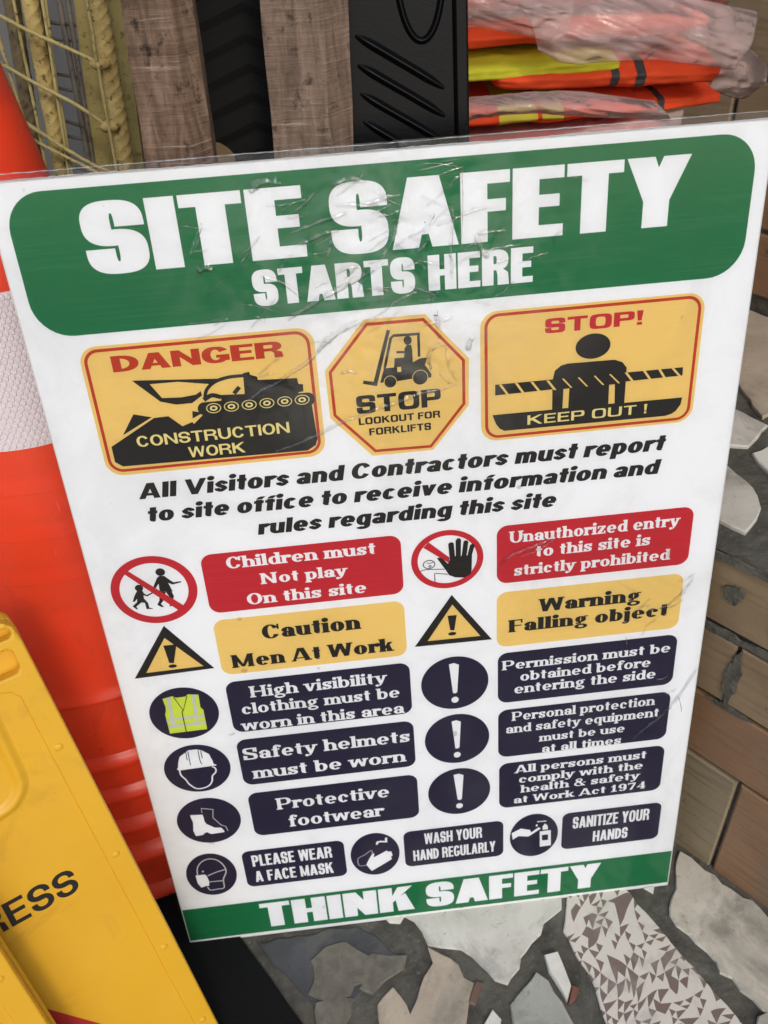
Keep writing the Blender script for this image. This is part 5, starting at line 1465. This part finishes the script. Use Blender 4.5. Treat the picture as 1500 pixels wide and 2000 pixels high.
drape('clear film wrapped round the left end of the topmost vest', 'plastic_film', [(.055, .378, .970), (.10, .372, .975), (.16, .370, .965), (.20, .372, .955)], [(.06, .36, .925), (.10, .352, .935), (.15, .352, .925), (.19, .356, .915)], 5)
drape('crumpled pinkish film hanging below the lime vest', 'plastic_film', [(.055, .356, .872), (.13, .350, .876), (.20, .348, .874), (.285, .354, .858)], [(.055, .346, .850), (.14, .340, .860), (.21, .342, .852), (.305, .354, .838)], 8)
drape('wide clear film sheet at the foot of the stack just above the sign', 'plastic_film', [(.05, .346, .836), (.14, .340, .834), (.22, .342, .840), (.318, .360, .846)], [(.05, .33, .76), (.14, .325, .76), (.22, .33, .76), (.305, .35, .76)], 13)
drape('thin film tail trailing off the right end of the stack over the tiles', 'plastic_film', [(.352, .372, .905), (.375, .376, .898), (.395, .384, .886), (.412, .392, .872)], [(.345, .368, .862), (.372, .372, .850), (.392, .380, .846), (.405, .39, .850)], 17, 40, 30)

# ------------------------------------------------------------------ traffic cones at the left
def plastic(name, base, dark, rough=.34):
    m = mat(name, base, rough, .45)
    v = coords(m)
    f = noise_tex(m, v, 5, 5, .6)
    c = ramp(m, f, [(.3, dark), (.65, base)])
    grm = noise_tex(m, v, 6.5, 9, .72, 1.4)
    c = mix(m, c, tuple(q * .52 + .012 for q in base), ramp(m, grm, [(.53, (0, 0, 0)), (.72, (.55, .55, .55))]))
    for k_, (sx_, rt_) in enumerate((((260, 260, 7), (.5, .4, 0)), ((240, 240, 9), (-.7, .9, 0)))):
        scr = noise_tex(m, coords(m, sx_, rt_), 1, 2, .5)
        c = mix(m, c, tuple(min(1, q * .8 + .10) for q in base), ramp(m, scr, [(.73, (0, 0, 0)), (.77, (.5, .5, .5))]))
    spk = noise_tex(m, v, 170, 3, .7)
    c = mix(m, c, tuple(q * .3 for q in base), ramp(m, spk, [(.70, (0, 0, 0)), (.76, (.5, .5, .5))]))
    sc_ = noise_tex(m, coords(m, (30, 30, 90)), 1, 6, .7)
    c = mix(m, c, tuple(min(1, q * .7 + .06) for q in base), ramp(m, sc_, [(.66, (0, 0, 0)), (.76, (.35, .35, .35))]))
    setc(m, c)
    r_ = ramp(m, noise_tex(m, v, 18, 6, .65), [(.3, (rough * .75,) * 3), (.7, (rough * 1.5,) * 3)]); lk(m, r_, pb(m).inputs['Roughness'])
    setn(m, bump(m, noise_tex(m, v, 9, 3), .08, .004))
    return m
m_cone = plastic('orange red cone plastic', (.97, .066, .020), (.90, .052, .016))
pb(m_cone).inputs['Subsurface Weight'].default_value = .35; pb(m_cone).inputs['Subsurface Radius'].default_value = (1.0, .25, .1); pb(m_cone).inputs['Subsurface Scale'].default_value = .03
m_collar = mat('white reflective collar', (.74, .66, .67), .32, .5)
CB = Vector((-.396, .272, 0)); CT = Vector((.030, .024, 1)).normalized()
R0, RK = .232, .186
def cone_root(label, group='orange cones in the stack'):
    r_ = empty('traffic_cone', CB); r_.rotation_euler = CT.to_track_quat('Z', 'Y').to_euler(); return tag(r_, label, 'traffic cone', group)
rad = lambda z: R0 - RK * z
top = cone_root('orange traffic cone with white honeycomb collar, topmost of the stack')
zr = .334
prof = [(rad(zr) - .008, zr + .001), (rad(zr) + .0005, zr - .001), (rad(zr) + .0028, zr + .0015), (rad(zr) + .0026, zr + .005), (rad(zr) + .0002, zr + .0075)]
zt = zr + .02
while zt < 1.16: prof.append((rad(zt), zt)); zt += .03
prof += [(rad(1.17), 1.17), (rad(1.17) - .004, 1.175), (rad(1.17) - .008, 1.172), (rad(.7) - .006, .70), (rad(zr) - .008, zr + .001)]
mb = MB(); mb.lathe(prof, 160); mb.build('cone_body', m_cone, top, True, True, math.radians(50))
# honeycomb collar of small raised hexagons
z1, z2 = .6370, .7800
n = 112; v, f = [], []
def cp(a, z, e): r_ = rad(z) + e; return (r_ * math.cos(a), r_ * math.sin(a), z)
bm_ = MB(); bm_.lathe([(rad(z1) - .0008, z1 - .0006), (rad(z1) + .0010, z1), (rad((z1 + z2) / 2) + .0010, (z1 + z2) / 2), (rad(z2) + .0010, z2), (rad(z2) - .0008, z2 + .0006)], 128)
coll = bm_.build('reflective_collar', m_collar, top, True, True, math.radians(50))
hx = MB(); row = 0; dz = .0050; z = z1 + .004
while z < z2 - .003:
    for k in range(n):
        a0 = 2 * PI * (k + .5 * (row % 2)) / n
        s = PI / n
        hex_o = [(a0 + s * .97 * math.sin(PI / 3 * q), z + dz * .655 * math.cos(PI / 3 * q)) for q in range(6)]
        hex_i = [(a0 + s * .60 * math.sin(PI / 3 * q), z + dz * .40 * math.cos(PI / 3 * q)) for q in range(6)]
        hx.add([cp(a, zz_, .0011) for a, zz_ in hex_o] + [cp(a, zz_, .0027) for a, zz_ in hex_i], [(q, (q + 1) % 6, 6 + (q + 1) % 6, 6 + q) for q in range(6)] + [(6, 7, 8, 9, 10, 11)])
    z += dz; row += 1
hx.build('honeycomb_cells', m_collar, coll, False)
rims = [.334, .240, .190, .140, .090, .006]
lab = ['smooth orange cone nested directly under the collared cone', 'third orange cone down in the stack, only its rim showing', 'fourth orange cone down in the stack, only its rim showing', 'fifth orange cone down in the stack, only its rim showing', 'lowest orange cone of the stack, standing on the black gap sheet']
for i in range(1, 6):
    zb, za = rims[i], rims[i - 1]
    rt = cone_root(lab[i - 1])
    Rb = rad(zb) if i < 5 else .2165
    Ra = rad(za) - .004
    pr2 = [(Rb - .006, zb + .001), (Rb + .001, zb - .001), (Rb + .0038, zb + .003), (Rb + .0030, zb + .010), (Rb - .003, zb + .016), (Rb - .0085, zb + .020), (Ra - .006, za - .004), (Ra - .006, za + .03), (Ra - .07, za + .40), (Ra - .074, za + .40), (Ra - .012, za + .03), (Rb - .012, zb + .004), (Rb - .006, zb + .001)]
    mb = MB(); mb.lathe(pr2, 140); mb.build('cone_body', m_cone, rt, True, True, math.radians(50))

# added black sheet, standing in for the dark shaded gap under cones and signs
mb = MB()
loop = [(-1.05, -.70), (-.075, -.70), (-.078, -.32), (-.115, -.20), (-.158, -.125), (-.205, -.055), (-.240, -.004), (-.262, .035), (-.262, .10), (-.262, .60), (-1.05, .60)]
mb.plate([irregular(loop, .0012, .03, 5)], .0, .0030, lambda u, v, w: (u, v, w))
tag(mb.build('dark_gap_sheet', m_rub), 'added black sheet standing in for the shaded gap under the cones and the yellow folding signs', 'mat')

# ------------------------------------------------------------------ yellow folding floor signs
m_yel = plastic('yellow sign plastic', (.76, .42, .026), (.70, .37, .022), .38)
m_ytxt = mat('black sign lettering', (.012, .011, .010), .5)
m_yred = mat('red sign print', (.42, .022, .018), .5)
H_ = Vector((.89037177, .45523414, 0)); UPV = Vector((-.12928495, .25286255, .95882529)); NV = Vector((.43649, -.85371096, .2839966))
def folding_sign(label, origin):
    M = Matrix((H_, -NV, UPV)).transposed().to_4x4(); M.translation = origin
    root = bpy.data.objects.new('folding_sign', None); COL.objects.link(root); root.matrix_world = M; root.empty_display_size = .05
    tag(root, label, 'floor sign', 'yellow folding floor signs')
    mm = lambda u, v, w: (u / 1000, -w / 1000, v / 1000)      # w towards the viewer
    C0 = -167.0
    def er(v): return -2 - 27 * v / 595.0                     # right edge
    def sym(l): return l + [(2 * C0 - a, b) for a, b in reversed(l)]
    outl = sym([(er(0), 0), (er(150), 150), (er(300), 300), (er(450), 450), (er(570), 570), (er(585) - 2, 586), (er(593) - 8, 593)])
    # leaf: rim frame, flat field set back, slots at the hinge
    field = [(er(v) - 22 + (0 if v > 100 else 1), v) for v in (48, 150, 300, 450, 520)] + [(er(530) - 27, 528), (er(530) - 36, 532)]
    fieldL = sym(field)
    slot = [(-128, 543), (-42, 543), (-38, 548), (-38, 564), (-42, 568), (-128, 568)]
    slotL = [(2 * C0 - a, b) for a, b in reversed(slot)]
    slot2 = [(-135, 577), (-36, 577), (-33, 581), (-35, 587), (-135, 587)]
    slot2L = [(2 * C0 - a, b) for a, b in reversed(slot2)]
    mb = MB()
    mb.plate([outl, fieldL, slot, slotL, slot2, slot2L], -9, 3.2, mm)
    fr_ = mb.build('rim_frame', m_yel, root)
    bv = fr_.modifiers.new('soft edges', 'BEVEL'); bv.width = .0022; bv.segments = 3; bv.limit_method = 'ANGLE'; bv.angle_limit = math.radians(40)
    mb = MB(); mb.plate([[(a + (3 if a > C0 else -3), b + (2 if b > 300 else -2)) for a, b in fieldL]], -6, .6, mm)
    fld = mb.build('sign_field', m_yel, root)
    # deep inner faces seen through the slots
    mb = MB(); mb.plate([[(-140, 536), (-34, 536), (-34, 592), (-140, 592)]], -16, -10, mm); mb.plate([[(-300, 536), (-194, 536), (-194, 592), (-300, 592)]], -16, -10, mm)
    mb.plate([[(-78, 538), (-70, 538), (-62, 574), (-70, 574)]], -10, -2, mm)
    mb.build('hinge_inner', m_yel, root)
    # embossed rounded ring
    ring_pts = []
    for cx, cy, a in ((-104, 512, 0), (2 * C0 + 104, 512, 90), (2 * C0 + 104, 448, 180), (-104, 448, 270)): ring_pts += [(cx + 28 * math.cos(math.radians(a + q * 15)), cy + 28 * math.sin(math.radians(a + q * 15)) * (.8 if cy > 500 else 1)) for q in range(7)]
    ring_pts.append(ring_pts[0])
    v, f = [], []
    for i, (a, b) in enumerate(ring_pts):
        p0, p1 = ring_pts[max(i - 1, 0)], ring_pts[min(i + 1, len(ring_pts) - 1)]
        dx, dy = p1[0] - p0[0], p1[1] - p0[1]; l = math.hypot(dx, dy) or 1
        for k in range(9):
            s = -1 + k / 4; v.append(mm(a - dy / l * s * 8, b + dx / l * s * 8, .5 + 4.2 * (.5 + .5 * math.cos(PI * s))))
    for i in range(len(ring_pts) - 1):
        for k in range(8): f.append((i * 9 + k, i * 9 + k + 1, i * 9 + 10 + k, i * 9 + 9 + k))
    mb = MB(); mb.add(v, f); mb.build('embossed_ring', m_yel, root, True)
    # little moulded bumps on the rim
    for vv_, off in ((457.8, 13.5), (319.2, 12.5), (181.6, 12.5), (60, 12)):
        for sg in (0, 1):
            u0 = er(vv_) - off
            if sg: u0 = 2 * C0 - u0
            v, f = [], []
            for i in range(6):
                for k in range(14):
                    a = 2 * PI * k / 14; r_ = 4.2 * math.cos(PI / 2 * i / 5.5)
                    v.append(mm(u0 + r_ * math.cos(a), vv_ + r_ * .9 * math.sin(a), 3.1 + 1.7 * math.sin(PI / 2 * i / 5)))
            for i in range(5):
                for k in range(14): f.append((i * 14 + k, i * 14 + (k + 1) % 14, i * 14 + 14 + (k + 1) % 14, i * 14 + 14 + k))
            f.append(tuple(70 + k for k in range(14)))
            mb = MB(); mb.add(v, f); mb.build('rim_bump', m_yel, fr_, True)
    # rear leaf, folded flat behind the front one
    mb = MB(); mb.plate([[(a * 1.0, b) for a, b in outl]], -30, -19, mm)
    bk = mb.build('rear_leaf', m_yel, root)
    bv = bk.modifiers.new('soft edges', 'BEVEL'); bv.width = .002; bv.segments = 2; bv.limit_method = 'ANGLE'
    # printing
    def printed(name, shapes, m, w):
        v, f = [], []
        for kk, loops in enumerate(shapes):
            flat = [p for l in loops for p in l]; b = len(v)
            v += [mm(p[0], p[1], w + (kk % 9) * .006) for p in flat]
            for t_ in tessellate_polygon([[Vector((p[0], p[1], 0)) for p in l] for l in loops]):
                a, bb, c = t_
                ar = (flat[bb][0] - flat[a][0]) * (flat[c][1] - flat[a][1]) - (flat[bb][1] - flat[a][1]) * (flat[c][0] - flat[a][0])
                if ar < 0: bb, c = c, bb
                f.append((a + b, bb + b, c + b))
        return link_mesh(name, v, f, m, fld)
    ST = dict(ARIAL, S=.19, T=.155, W=.76, gap=.10)
    # the last four letters of PROGRESS end at u = -70; the whole word is centred on the leaf
    printed('sign_lettering', text_shapes('PROGRESS', ST, 2 * C0 + 70, -70, 300, 29), m_ytxt, .75)
    tri = [[(C0, 226), (-47, 40), (2 * C0 + 47, 40)], [(C0, 178), (-84, 62), (2 * C0 + 84, 62)]]
    printed('red_triangle', [tri], m_yred, .70)
    ex = [[[(C0 - 9, 150), (C0 + 9, 150), (C0 + 5, 100), (C0 - 5, 100)]], [arc(C0, 82, 8, 8, 0, 360, 2)[:-1]]]
    printed('exclamation_mark', ex, m_ytxt, .70)
    return root
PB0 = Vector((-.25087404, -.122528, .004))
folding_sign('yellow folding floor sign lettered RESS in black, leaning beside the orange cones', PB0)
folding_sign('second yellow folding floor sign, only its bright rim edge showing in the bottom left corner', PB0 + H_ * -.1268 + NV * .060 + Vector((0, 0, -.0165)))
